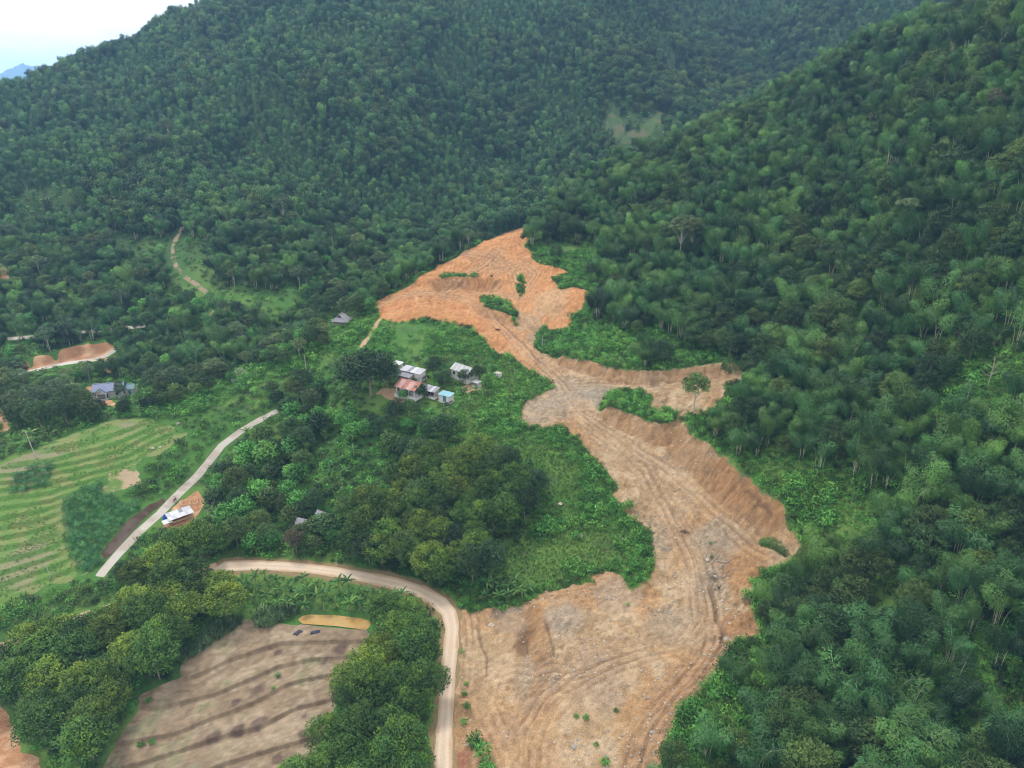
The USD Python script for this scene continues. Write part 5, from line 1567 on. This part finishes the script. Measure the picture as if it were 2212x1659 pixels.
# collapsed hut frame
f = foot(520, 817)
t = thing("collapsed_hut", f, 0.3, "collapsed hut with bare rafters and broken pale wall", "hut")
c = Child(str(t.GetPath()))
for a, b in (((-4, -1.5, 1.8), (0.4, 0.4, 4.6)), ((-3.0, -2.0, 1.6), (0.8, -0.4, 4.2)), ((0.2, -1.6, 1.8), (1.2, 0.2, 4.4)), ((0.2, 0.6, 4.3), (3.2, -0.8, 2.0)), ((-3.6, 1.2, 2.0), (0.2, 0.8, 4.0)), ((-4.2, 0.2, 1.7), (1.0, -1.5, 1.8)), ((-0.4, -1.4, 1.9), (2.6, 0.6, 3.1)), ((-1.0, -0.6, 1.2), (-1.2, -0.4, 2.7))):
    MB().tube([a, b], 0.10, 5).put(c("rafter"), M_DEADWOOD)
for x, y in ((-2.9, -2.0), (0.4, -1.7), (2.8, -0.6), (-3.8, 1.4)):
    MB().tube([[x, y, -0.6], [x, y, 2.0]], 0.13, 5).put(c("post"), M_DEADWOOD)
MB().box((2.9, -1.1, 0.9), (2.8, 0.25, 1.9), 0.25).put(c("wall"), M_WHITE)
MB().box((-2.5, -2.3, 0.5), (1.6, 0.25, 1.5)).put(c("wall"), M_WHITE)
MB().box((-1.4, -2.3, 0.2), (1.3, 0.25, 0.7)).put(c("wall"), M_WHITE)

# roadside stall: patchwork sheet roof on a timber frame
RS = turn((356, 1128), (416, 1108))
f = foot(386, 1124)
t = thing("roadside_stall", f, RS, "roadside stall with patchwork grey and white sheet roof", "stall", None, 0.86)
c = Child(str(t.GetPath()))
r = np.random.default_rng(5)
for x in (-3.0, -0.2, 2.6, 4.4):
    for y, h in ((-1.7, 1.9), (1.7, 2.6)):
        MB().tube([[x, y, -0.4], [x, y, h]], 0.07, 5).put(c("post"), M_WOOD)
for i in range(6):
    for j in range(2):
        x0, x1 = -3.4 + 1.35 * i, -3.4 + 1.35 * (i + 1) + 0.08
        ya, yb = (-2.2, 0.1) if j == 0 else (0.0, 2.3)
        za, zb = 2.05 + 0.16 * (ya + 2.2), 2.05 + 0.16 * (yb + 2.2)
        u = 0.04 * ((i + j) % 2) + 0.02 * r.random()
        m = [M_TIN2, M_TIN, M_TIN3, M_TIN3, M_TIN][int(r.integers(0, 5))]
        MB().slab([(x0, ya, za + u), (x1, ya, za + u), (x1, yb, zb + u), (x0, yb, zb + u)], 0.03).put(c("roof_sheet"), m)
for i in range(3):
    x0 = -5.4 + 0.95 * i
    MB().slab([(x0, -2.6, 1.62 + 0.03 * (i % 2)), (x0 + 1.0, -2.6, 1.62 + 0.03 * (i % 2)), (x0 + 1.0, -0.2, 1.95 + 0.03 * (i % 2)), (x0, -0.2, 1.95 + 0.03 * (i % 2))], 0.03).put(c("low_roof_sheet"), M_TIN2)
for x, y in ((-5.2, -2.4), (-3.6, -2.4), (-5.2, -0.4)):
    MB().tube([[x, y, -0.3], [x, y, 1.65]], 0.06, 5).put(c("post"), M_WOOD)
for z in (0.55, 0.95):
    MB().box((0.9, -1.82, z), (7.0, 0.05, 0.26)).put(c("rail"), M_WOOD)
MB().box((0.6, 1.6, 1.2), (7.4, 0.06, 2.0)).put(c("back_panel"), M_TIN3)
f = foot(412, 1094)
t = thing("timber_frame", f, RS - 0.5, "bare new timber frame beside the patchwork stall roof", "frame")
c = Child(str(t.GetPath()))
for x in (-2.2, 0, 2.2):
    for y in (-1.4, 1.4):
        MB().tube([[x, y, -0.4], [x, y, 1.5]], 0.07, 4).put(c("post"), M_WOOD)
for y in (-1.4, 1.4):
    MB().box((0, y, 1.55), (5.2, 0.14, 0.14)).put(c("beam"), M_WOOD)
for x in (-2.2, 0, 2.2):
    MB().box((x, 0, 1.68), (0.14, 3.2, 0.12)).put(c("crossbeam"), M_WOOD)
for x in (-2.4, 2.4):
    MB().tube([[x, -1.5, 1.7], [x, 0, 2.5], [x, 1.5, 1.7]], 0.06, 4).put(c("rafter"), M_WOOD)


def tarp(px, py, L, W, rot, hgt, mat, label, cat, seed):
    r = np.random.default_rng(seed)
    f = foot(px, py)
    n = 9
    u, v = np.meshgrid(np.linspace(-1, 1, n), np.linspace(-1, 1, n), indexing="ij")
    e = 1 - np.maximum(np.abs(u), np.abs(v)) ** 2
    z = hgt * e + 0.12 * r.random(u.shape) + 0.03
    x, y = u * L / 2 * (1 + 0.12 * r.normal(size=u.shape)), v * W / 2 * (1 + 0.12 * r.normal(size=u.shape))
    k = np.arange(n * n).reshape(n, n)
    F = np.stack([k[:-1, :-1].ravel(), k[1:, :-1].ravel(), k[1:, 1:].ravel(), k[:-1, 1:].ravel()], 1)
    V = np.stack([x.ravel(), y.ravel(), z.ravel()], 1)
    rim = np.concatenate([k[:, 0], k[-1, 1:], k[-2::-1, -1], k[0, -2:0:-1]])
    W_ = V[rim] * [1, 1, 0] - [0, 0, 0.3]
    m = len(rim)
    F2 = np.array([[rim[i], len(V) + i, len(V) + (i + 1) % m, rim[(i + 1) % m]] for i in range(m)])
    p = wmesh(f"/World/{numbered('tarpaulin')}", np.vstack([V, W_]) @ np.array([[math.cos(rot), math.sin(rot), 0], [-math.sin(rot), math.cos(rot), 0], [0, 0, 1]]) + f, np.vstack([F, F2]), mat)
    tag(p, label, cat)


tarp(15, 862, 3.8, 2.8, 0.2, 1.5, M_TARP, "bright blue tarpaulin over a pile at the left edge", "tarpaulin", 1)
tarp(203, 862, 1.9, 1.5, 0.2, 1.0, M_TARP, "small blue cover in front of the blue-roofed house", "cover", 2)
tarp(357, 1122, 1.2, 1.3, RS, 1.5, M_TARP, "blue sheet hanging at the end of the patchwork stall", "tarpaulin", 3)
tarp(644, 1370, 1.9, 1.1, 0.9, 0.45, M_BLACKPL, "left black plastic heap on the ploughed field", "plastic sheet", 4)
tarp(681, 1369, 2.3, 0.9, 0.25, 0.5, M_BLACKPL, "right black plastic heap on the ploughed field", "plastic sheet", 5)

for px, py, rot, L, W, label in ((662, 1150, -0.35, 5.2, 4.2, "grey-roofed hut half hidden by the grove, left of two"), (702, 1134, -0.55, 4.8, 4.0, "darker grey-roofed hut in the grove, right of two")):
    f = foot(px, py)
    t = thing("grove_hut", f, rot, label, "hut")
    c = Child(str(t.GetPath()))
    for s in (-1, 1):
        q = [(-L / 2, s * W / 2, 2.6), (L / 2, s * W / 2, 2.6), (L / 2, 0, 4.6), (-L / 2, 0, 4.6)]
        MB().slab(q if s < 0 else q[::-1], 0.18).put(c("thatch_slope"), M_THATCH)
        MB().prism([(-W / 2 + 0.3, 0), (W / 2 - 0.3, 0), (W / 2 - 0.3, 2.5), (0, 4.3), (-W / 2 + 0.3, 2.5)], 0, 0.1)
        V, F = MB().prism([(-W / 2 + 0.4, -0.4), (W / 2 - 0.4, -0.4), (W / 2 - 0.4, 2.5), (0, 4.2), (-W / 2 + 0.4, 2.5)], s * (L / 2 - 0.4), s * (L / 2 - 0.3)).get()
        wmesh(c("gable_wall"), np.stack([V[:, 1], V[:, 0], V[:, 2]], 1), F[:, ::-1], M_OLDWOOD)
        MB().box((0, s * (W / 2 - 0.35), 1.0), (L - 0.6, 0.1, 2.9)).put(c("wall"), M_OLDWOOD)

# water tank with a leaning pole, blue barrel
f = foot(1076, 812)
t = thing("water_tank", f, R2, "small concrete water tank right of the white house", "water tank")
c = Child(str(t.GetPath()))
for x, y, sx, sy in ((0, -0.8, 2.2, 0.15), (0, 0.8, 2.2, 0.15), (-1.03, 0, 0.15, 1.45), (1.03, 0, 0.15, 1.45)):
    MB().box((x, y, 0.55), (sx, sy, 1.5)).put(c("wall"), M_CONC)
MB().box((0, 0, 1.33), (2.3, 1.8, 0.08)).put(c("lid"), M_STONE)
f2 = foot(1061, 826)
b = MB()
a = np.arange(12) * math.pi / 6
MB().tube([[0, 0, -0.1], [0, 0, 0.1], [0, 0, 0.12], [0, 0, 1.0], [0, 0, 1.05]], [0.40, 0.42, 0.42, 0.42, 0.36], 12).put("/World/water_barrel", M_TARP)
UsdGeom.Xformable(stage.GetPrimAtPath("/World/water_barrel")).AddTranslateOp().Set(Gf.Vec3d(*map(float, f2)))
tag(stage.GetPrimAtPath("/World/water_barrel"), "round blue water barrel between white house and concrete tank", "barrel")
tag(MB().tube([f2 + [0.6, 0.3, 0.2], f + [0, 0, 1.5]], 0.07, 5).put("/World/leaning_pole", M_STONE), "thin pale pole leaning on the concrete water tank", "pole")

# poles
M_POLE = plain("pole_concrete", (0.33, 0.32, 0.30), 0.9)
for px, py, h, lean, label in ((77, 985, 8.5, -7, "grey concrete utility pole leaning on the left ridge"), (662, 800, 6.5, -2, "slim utility pole on the green slope below the thatched hut"), (1171, 755, 5.5, 0, "white pole at the edge of the shrubby slope beside bare earth"), (39, 729, 7.0, -3, "utility pole beside the far concrete road"),
                               (108, 1247, 4.5, 0, "pole at the foot of the crop terraces"), (570, 1116, 5.5, 2, "pale pole in the orchard left of the grey huts"), (373, 1168, 3.5, 0, "short pole below the patchwork stall"), (4, 512, 9, -5, "pale pole on the mountain foot at the left edge")):
    t = thing("utility_pole", foot(px, py), 0, label, "pole")
    c = Child(str(t.GetPath()))
    k = math.radians(lean)
    MB().tube([[0, 0, -0.8], [math.sin(k) * h, 0, math.cos(k) * h]], [0.13, 0.08], 8).put(c("shaft"), M_POLE)
    MB().box((math.sin(k) * h * 0.94, 0, math.cos(k) * h * 0.94), (0.7, 0.07, 0.07)).put(c("crossarm"), M_POLE)

# motorcycle and rider on the concrete track
f = foot(378, 1083)
RM = turn((360, 1098), (400, 1056))
t = thing("motorcycle", f, RM, "dark motorcycle on the concrete track above the stall", "motorcycle")
c = Child(str(t.GetPath()))
ang = np.linspace(0, 2 * math.pi, 17)
for x in (-0.62, 0.62):
    p = MB().tube(np.stack([x + 0.25 * np.cos(ang), 0 * ang, 0.30 + 0.25 * np.sin(ang)], 1), 0.05, 6).put(c("wheel"), M_BLACKPL)
    MB().box((x, 0, 0.30), (0.30, 0.03, 0.05)).box((x, 0, 0.30), (0.05, 0.03, 0.30)).put(f"{p.GetPath()}/spokes", M_TIN)
MB().box((0.0, 0, 0.55), (0.9, 0.22, 0.28)).box((0.45, 0, 0.72), (0.2, 0.26, 0.4), 0, 0.3).put(c("body"), plain("red_paint", (0.35, 0.03, 0.03), 0.35, 0.1))
MB().box((-0.32, 0, 0.78), (0.75, 0.24, 0.10)).put(c("seat"), M_BLACKPL)
MB().tube([[0.42, -0.33, 1.05], [0.5, 0, 1.0], [0.42, 0.33, 1.05]], 0.025, 5).put(c("handlebar"), M_TIN)
MB().tube([[0.62, 0, 0.3], [0.48, 0, 1.0]], 0.04, 5).put(c("fork"), M_TIN)
MB().box((0.66, 0, 0.86), (0.10, 0.16, 0.14)).put(c("headlight"), M_TIN2)

import manifold3d as m3
import trimesh


def hull_body(bones):
    out = m3.Manifold()
    for a, ra, b, rb in bones:
        s = [m3.Manifold.sphere(r_, 14).translate([float(v) for v in p_]) for p_, r_ in ((a, ra), (b, rb))]
        out = out + m3.Manifold.batch_hull(s)
    m = out.refine_to_length(0.05).to_mesh()
    tm = trimesh.Trimesh(m.vert_properties[:, :3], m.tri_verts, process=True)
    trimesh.smoothing.filter_taubin(tm, iterations=6)
    return np.array(tm.vertices), np.array(tm.faces)


J = dict(hip=(-0.25, 0, 0.93), chest=(-0.12, 0, 1.32), neck=(-0.06, 0, 1.50), head=(-0.02, 0, 1.66))
B = [(J["hip"], 0.15, J["chest"], 0.17), (J["chest"], 0.16, J["neck"], 0.06), (J["neck"], 0.06, (-0.03, 0, 1.58), 0.07), ((-0.02, 0, 1.68), 0.105, (0.02, 0, 1.62), 0.08), ((0.07, 0, 1.655), 0.02, (0.095, 0, 1.64), 0.018)]
for s in (-1, 1):
    sh, el, ha = (-0.1, s * 0.19, 1.40), (0.06, s * 0.30, 1.16), (0.38, s * 0.30, 1.07)
    hp, kn, an = (-0.22, s * 0.10, 0.90), (0.18, s * 0.17, 0.82), (0.02, s * 0.16, 0.40)
    B += [(sh, 0.075, el, 0.05), (el, 0.05, ha, 0.035), (hp, 0.105, kn, 0.075), (kn, 0.075, an, 0.05), (an, 0.05, (0.18, s * 0.16, 0.36), 0.04), (J["chest"], 0.13, sh, 0.08)]
    for k in range(4):
        B.append((ha, 0.025, (0.44, s * (0.27 + 0.02 * k), 1.06 - 0.008 * abs(k - 1)), 0.010))
    B.append((ha, 0.022, (0.40, s * 0.25, 1.04), 0.010))
V, F = hull_body(B)
t = thing("person", f, RM, "person in white top riding the motorcycle on the concrete track", "person")
c = Child(str(t.GetPath()))
wmesh(c("body"), V, F, plain("skin_and_trousers", (0.10, 0.075, 0.065), 0.8, 0.15))
Vt_, Ft_ = hull_body([((-0.25, 0, 0.98), 0.175, J["chest"], 0.19), (J["chest"], 0.18, (-0.08, 0, 1.45), 0.10)] + [b for s in (-1, 1) for b in (((-0.1, s * 0.17, 1.40), 0.10, (-0.02, s * 0.25, 1.27), 0.075), (J["chest"], 0.16, (-0.1, s * 0.17, 1.40), 0.10))])
wmesh(c("shirt"), Vt_, Ft_, M_WHITE)
Vh, Fh = hull_body([((-0.05, 0, 1.70), 0.115, (-0.02, 0, 1.73), 0.10)])
wmesh(c("hair"), Vh, Fh, M_DARK)

# ------------------------------------------------------------------ pond
ring = A["pond"].poly.buffer(0.5).simplify(0.15)
tri = trimesh.creation.triangulate_polygon(ring, engine="earcut") if hasattr(trimesh.creation, "triangulate_polygon") else None
pm = usdkit.material(stage, "/World/Looks/muddy_water", {"g": ("geometry", {}), "n": ("noise_texture", {"scale": 0.5, "detail": 5.0}), "r": ("rgb_ramp", {"ramp": [(0.3, (0.34, 0.20, 0.055)), (0.55, (0.40, 0.255, 0.085)), (0.8, (0.34, 0.27, 0.15))]}), "n2": ("noise_texture", {"scale": 5.0, "detail": 3.0}), "b": ("bump", {"strength": 0.08, "distance": 0.05}), "p": ("principled_bsdf", {"roughness": 0.22, "specular_ior_level": 0.35})},
                     [("g.position", "n.vector"), ("g.position", "n2.vector"), ("n.fac", "r.fac"), ("r.color", "p.base_color"), ("n2.fac", "b.height"), ("b.normal", "p.normal")], surface="p.BSDF")
tag(wmesh("/World/pond", np.column_stack([tri[0], np.full(len(tri[0]), _pond_z + 0.02)]), tri[1], pm), "muddy yellow pond at the top of the ploughed field", kind="structure")

# ------------------------------------------------------------------ stones, boulders, branches, weeds on the bare earth
def rock(path, seed, mat, n=1):
    m = trimesh.creation.icosphere(n)
    v = m.vertices * (0.72 + 0.6 * noise(m.vertices * 1.3 + seed * 7.7, seed)[:, None]) * [1, 0.8, 0.62]
    return wmesh(path, v, m.faces, mat)


rng = np.random.default_rng(37)
q = scatter(-30, 110, 84, 330, 0.62, rng)
sd = site_sd(q[:, 0].copy(), q[:, 1].copy())
nz = fbm(np.column_stack([q / 6, 0 * q[:, 0]]), 3, 97)
k = (sd > 0.3) & (rng.random(len(q)) < np.clip((nz - 0.42) * 4.0, 0.04, 0.85)) & (q[:, 1] < 245 + 30 * rng.random(len(q)))
q = q[k]
sc = 0.06 + 0.26 * rng.random(len(q)) ** 6
pi = instancer("gravel", [("stone", None)] * 4, np.column_stack([q, relief(q[:, 0], q[:, 1]) + sc * 0.15]), sc, rng.random(len(q)) * 6.28, rng.integers(0, 4, len(q)), "scattered stones on the bare earth", "gravel")
for i in range(4):
    rock(f"{pi.GetPath()}/stone" + (f"_{i:03d}" if i else "") + "/surface", i, M_STONE if i % 2 else M_STONE2)
print("stones", len(q))
for i, (x, y, s, w) in enumerate(((1061, 1352, 0.75, "pale boulder on the gravel beside the road bend"), (1570, 1383, 0.8, "grey boulder at the foot of the red bank"), (1241, 1613, 0.6, "grey-white boulder low on the earth"), (1345, 1165, 0.45, "pale rock by the shrubs left of the earth"),
                                  (1336, 1052, 0.4, "white rock at the edge of the grassy slope"), (1460, 1162, 0.4, "small pale rock beside the wheel ruts"), (1528, 1210, 0.6, "light rock among the fallen branches"), (1545, 1245, 0.5, "light rock in the debris below the fallen branches"), (1570, 1320, 0.45, "pale rock on the gully edge"),
                                  (1560, 1300, 0.4, "pale rock near the gully top"), (1578, 1345, 0.5, "pale rock at the lower end of the gully"), (1410, 1590, 0.6, "grey slab on the orange slope at the bottom edge"), (345, 1171, 0.45, "white block on the verge of the concrete track"), (340, 1177, 0.4, "white block just below another beside the track"),
                                  (452, 1147, 0.3, "white stone on the yard below the stall"), (330, 968, 0.6, "left white block on the terraced ridge"), (346, 966, 0.5, "right white block on the terraced ridge"), (385, 915, 0.8, "dark grey rock on the ridge crest"), (62, 514, 2.2, "grey rock outcrop on the left valley flank"), (78, 503, 1.8, "smaller grey rock outcrop right of another"), (1210, 1090, 0.7, "pale bare rock in the grass below the scrub"), (1253, 1160, 0.9, "pale rocky patch in the middle of the grass"), (1225, 1222, 0.7, "grey rock low in the grassy slope"))):
    f = foot(x, y)
    p = rock(f"/World/{numbered('boulder')}", 20 + i, M_STONE if "grey" not in w else M_STONE2, 2)
    UsdGeom.Xformable(p).AddTranslateOp().Set(Gf.Vec3d(*map(float, f + UP * s * 0.2)))
    UsdGeom.Xformable(p).AddRotateZOp().Set(float(i * 47))
    UsdGeom.Xformable(p).AddScaleOp().Set(Gf.Vec3f(s))
    tag(p, w, "boulder", None)

for i, (pts, rad, w) in enumerate((("1507,1183 1528,1176", .10, "short pale branch at the top left of the debris"), ("1529,1174 1529,1190", .12, "upright pale branch in the debris"), ("1533,1174 1544,1181", .09, "thin branch by the green sprig"), ("1527,1197 1521,1208", .10, "stubby branch below the upright one"), ("1555,1196 1540,1212 1525,1228", .11, "long straight branch slanting across the debris"),
                                   ("1545,1212 1570,1214 1590,1203 1600,1202", .10, "long curved bare branch at the debris edge"), ("1572,1230 1590,1228", .08, "short dark branch right of the debris"), ("1560,1247 1576,1238", .09, "branch at the lower right of the debris"), ("1456,1061 1470,1054", .12, "single log in the middle of the bare earth"), ("1435,1145 1448,1160", .10, "thin log beside the wheel ruts"), ("1380,1110 1381,1122", .10, "stick at the shrub edge"), ("1356,1090 1386,1083", .13, "grey log by the stones above the shrubs"),
                                   ("1462,893 1487,880 1500,872", .16, "grey fallen trunk beside the green island"), ("1440,1195 1450,1180", .08, "twig heap left of the ruts"), ("1590,860 1606,850", .12, "dark fallen branch below the side branch of earth"), ("2075,1272 2120,1262", .14, "fallen pale bamboo pole at the far right"), ("1870,1250 1905,1225 1940,1205", .12, "leaning yellow bamboo pole on the right slope"), ("1790,850 1850,842 1900,846", .10, "long thin bent bamboo pole over the shrubs"))):
    d = dense(P2(pts), False, 4)
    g = ground(d[:, 0], d[:, 1])
    g[:, 2] += rad * 0.8 + 0.25 * np.sin(np.linspace(0.2, 2.6, len(g)))
    tag(MB().tube(g, np.linspace(rad, rad * 0.45, len(g)), 6).put(f"/World/{numbered('fallen_branch')}", M_DEADWOOD if "dark" not in w else M_BARK), w, "branch")


def brush(px, py, R, n, label, seed, mat):
    r = np.random.default_rng(seed)
    f = foot(px, py)
    b = MB()
    for _ in range(n):
        a, l = r.random() * 6.28, 0.5 + 1.1 * r.random()
        o = ball(1, r)[0] * R * [1, 1, 0.12] * r.random() + [0, 0, 0.15]
        b.tube([o, o + [math.cos(a) * l, math.sin(a) * l, 0.35 * r.normal()]], [0.05, 0.02], 3)
    V, F = b.get()
    tag(wmesh(f"/World/{numbered('brush_heap')}", V + f, F, mat), label, "brush heap")


brush(1540, 1247, 2.6, 110, "heap of grey twigs and roots in the middle of the earth", 1, M_BARK)
brush(1553, 1268, 1.8, 90, "dark heap of roots below the grey twigs", 2, plain("dark_roots", (0.08, 0.06, 0.05), 0.9))
brush(1478, 1150, 1.2, 45, "small dark root tangle beside the wheel ruts", 3, plain("dark_roots_b", (0.08, 0.06, 0.05), 0.9))
brush(1074, 711, 1.1, 45, "dark red brush heap on the orange road", 4, plain("red_roots", (0.11, 0.05, 0.05), 0.9))
brush(1440, 1185, 1.8, 60, "pale dry brush heap left of the ruts", 5, M_DEADWOOD)

WEED = [model(f"weed_bush_{i}") for i in range(4)]
for i, w in enumerate(WEED):
    bush(w("leaves"), 700 + i, 170, 1.0, 1.2 + 0.3 * (i % 2), 0.45, 0.2, L_SCRUB)
for i, (x, y, s, w) in enumerate(((1445, 886, 1.3, "round bush alone on the orange slope left of the lone tree"), (1339, 842, 0.8, "small sprig above the large green island"), (1245, 1554, 0.7, "left one of two small weeds low on the earth"), (1264, 1560, 0.9, "right one of two small weeds low on the earth"), (1330, 1540, 0.7, "narrow weed in the earth hollow"), (1288, 1614, 0.7, "weed on the earth near the bottom edge"), (1307, 1652, 1.2, "bushy weed at the bottom edge of the earth"),
                                  (1356, 1311, 0.6, "weed on the stony earth below the grass"), (1006, 1475, 0.7, "weed on the verge right of the road, topmost"), (1002, 1500, 0.9, "weed on the road verge, second from the top"), (1008, 1530, 1.1, "weed on the road verge, third from the top"), (1003, 1560, 1.0, "weed on the road verge, lowest"), (1028, 1608, 2.2, "leafy shrub beside the road near the bottom edge"), (1042, 1638, 2.2, "leafy shrub in the bottom verge, right of the road"), (1052, 1662, 2.0, "leafy shrub cut by the bottom edge"),
                                  (1357, 1100, 2.0, "shrub with brownish top, uppermost of the row beside the earth"), (1352, 1135, 2.4, "large shrub beside the earth, second in the row"), (1375, 1165, 2.6, "broad dark shrub bulging over the earth edge"), (1340, 1180, 2.4, "shrub left of the broad dark one"), (1395, 1195, 2.0, "low shrub at the tip of the grassy slope"), (1370, 1230, 2.2, "lowest shrub of the row beside the earth"),
                                  (1617, 1300, 2.3, "dark shrub standing on the right earth slope"), (1630, 1265, 1.8, "ragged shrub at the right earth edge"), (1440, 925, 2.4, "dense dark bush at the right end of the green island"), (1425, 915, 2.0, "bush beside the dense dark one on the island"), (1108, 690, 1.6, "dark bush at the foot of the slender tree"), (1115, 702, 1.3, "small bush just below the slender tree"), (1533, 1180, 0.5, "green sprig among the fallen branches"), (1538, 1204, 0.6, "second green sprig lower in the debris"), (975, 600, 0.6, "weed on the left rim of the rilled orange bank"), (1062, 609, 0.8, "weed at the right end of the rilled orange bank"), (600, 1462, 0.9, "green weed clump in the middle of the ploughed field"), (590, 1490, 0.6, "smaller weed below another in the ploughed field"), (322, 1523, 1.1, "green weeds at the left edge of the ploughed field"), (305, 1610, 1.0, "weeds in the lower left of the ploughed field"), (330, 1605, 0.9, "yellowish weeds beside others in the field's lower left"), (1095, 1075, 1.5, "shrub at the right end of the grove"), (905, 580, 0.8, "weed tuft on the left crest of the orange earth"))):
    copy(WEED[i % 4], "weed_bush", foot(x, y) - UP * 0.1, i * 1.1, (0.75 * s, 0.75 * s, 0.8 * s), w, "bush", None)

# bent bamboos reaching over the earth
for base_px, way, lab in (((1712, 1222), ((-2.6, 0.3, 5.6), (-6.0, 0.8, 7.6), (-8.4, 1.0, 6.0)), "single bent bamboo arching over the bare earth from the right"), ((1158, 508), ((-3.0, -0.5, 3.4), (-6.2, -2.5, 2.6), (-7.6, -4.0, -2.0)), "single bent bamboo drooping over the orange hilltop")):
    t = thing("bent_bamboo", foot(*base_px), 0, lab, "bamboo")
    c = Child(str(t.GetPath()))
    u = np.linspace(0, 1, 16)[:, None]
    p1, p2, p3 = map(np.array, way)
    crv = 3 * (1 - u) ** 2 * u * p1 + 3 * (1 - u) * u ** 2 * p2 + u ** 3 * p3
    MB().tube(crv, np.linspace(0.08, 0.02, 16), 5).put(c("culm"), M_CULM)
    lv = Leaves()
    plume(lv, crv, 1.25, 1900, np.random.default_rng(3), 0.55, 0.16, 0.20, 0.72)
    lv.put(c("foliage"), L_BAMBOO)

# tall cane grass by the field and by the pond
rng = np.random.default_rng(47)
CANE = [vp("545,1345 570,1318 640,1312 650,1325 600,1352 560,1362"), vp("395,1405 440,1375 480,1350 520,1338 525,1350 470,1385 410,1425 385,1440")]
q = scatter(-130, -30, 130, 185, 0.8, rng)
c_ = project(np.column_stack([q, base(q[:, 0], q[:, 1])]))
k = (inside(CANE[0], c_) | inside(CANE[1], c_)) & (A["pond"].sd(q[:, 0], q[:, 1]) < -0.3)
q = q[k]
L_CANE = leaf_mat("cane_leaves", (0.10, 0.19, 0.075), (0.13, 0.23, 0.09), (0.17, 0.26, 0.10))
cover("cane_grass", np.column_stack([q, relief(q[:, 0], q[:, 1])]), 0.9 + 0.6 * rng.random(len(q)), [lambda pth, i=i: tuft(pth, 680 + i, 40, 0.5, 1.5, L_CANE, 0.11) for i in range(3)], "tall grey-green cane grass at the field edge", "grass", rng)

# far mountains beyond the haze
for i, (xs, ys, d, hx, lab) in enumerate((([-260, -120, -20, 20, 50, 90, 140, 260], [190, 175, 168, 150, 134, 150, 172, 200], 5600, 1, "left pale blue far peak behind drifting cloud"), ([20, 60, 82, 100, 120, 160, 240], [190, 163, 146, 144, 150, 150, 200], 6800, 2, "right pale blue far ridge beyond the forest skyline"))):
    n = 90
    X_ = np.interp(np.linspace(0, 1, n), np.linspace(0, 1, len(xs)), xs)
    Y_ = np.interp(X_, xs, ys) + (fbm(np.stack([X_ / 9, 0 * X_, 0 * X_ + i], -1), 4, 5) - 0.5) * 12
    crest = unproject(X_, Y_, np.full(n, float(d)))
    rows = [crest - np.array([0, k * 260.0, (k ** 1.1) * 190]) + UP * (fbm(np.column_stack([crest[:, 0] / 160, np.full(n, k * 1.7), 0 * crest[:, 0]]), 4, 8) - 0.5)[:, None] * 130 * min(1, k) for k in range(6, -1, -1)] + [crest + np.array([0, k * 300, -k * 260.0]) for k in range(1, 5)]
    V = np.vstack(rows)
    m = len(rows)
    g = np.arange(m * n).reshape(m, n)
    F = np.stack([g[:-1, :-1].ravel(), g[:-1, 1:].ravel(), g[1:, 1:].ravel(), g[1:, :-1].ravel()], 1)
    tag(wmesh(f"/World/{numbered('mountain')}", V, F, plain(f"far_forest_{i}", (0.05, 0.075, 0.05), 0.95, 0.3, 0.01)), lab, kind="structure")

# ------------------------------------------------------------------ haze
hz = MB().box((0, 4000, 0), (11000, 8700, 2))
V, F = hz.get()
V[:, 2] = np.where(V[:, 2] < 0, -1700, 470)
mh = usdkit.material(stage, "/World/Looks/haze_air", {"v": ("principled_volume", {"color": (0.32, 0.60, 1.0), "density": 0.00013, "anisotropy": 0.2})}, [], volume="v.volume")
tag(wmesh("/World/haze", V, F, mh), label="thin blue haze in the valley air", kind="stuff")
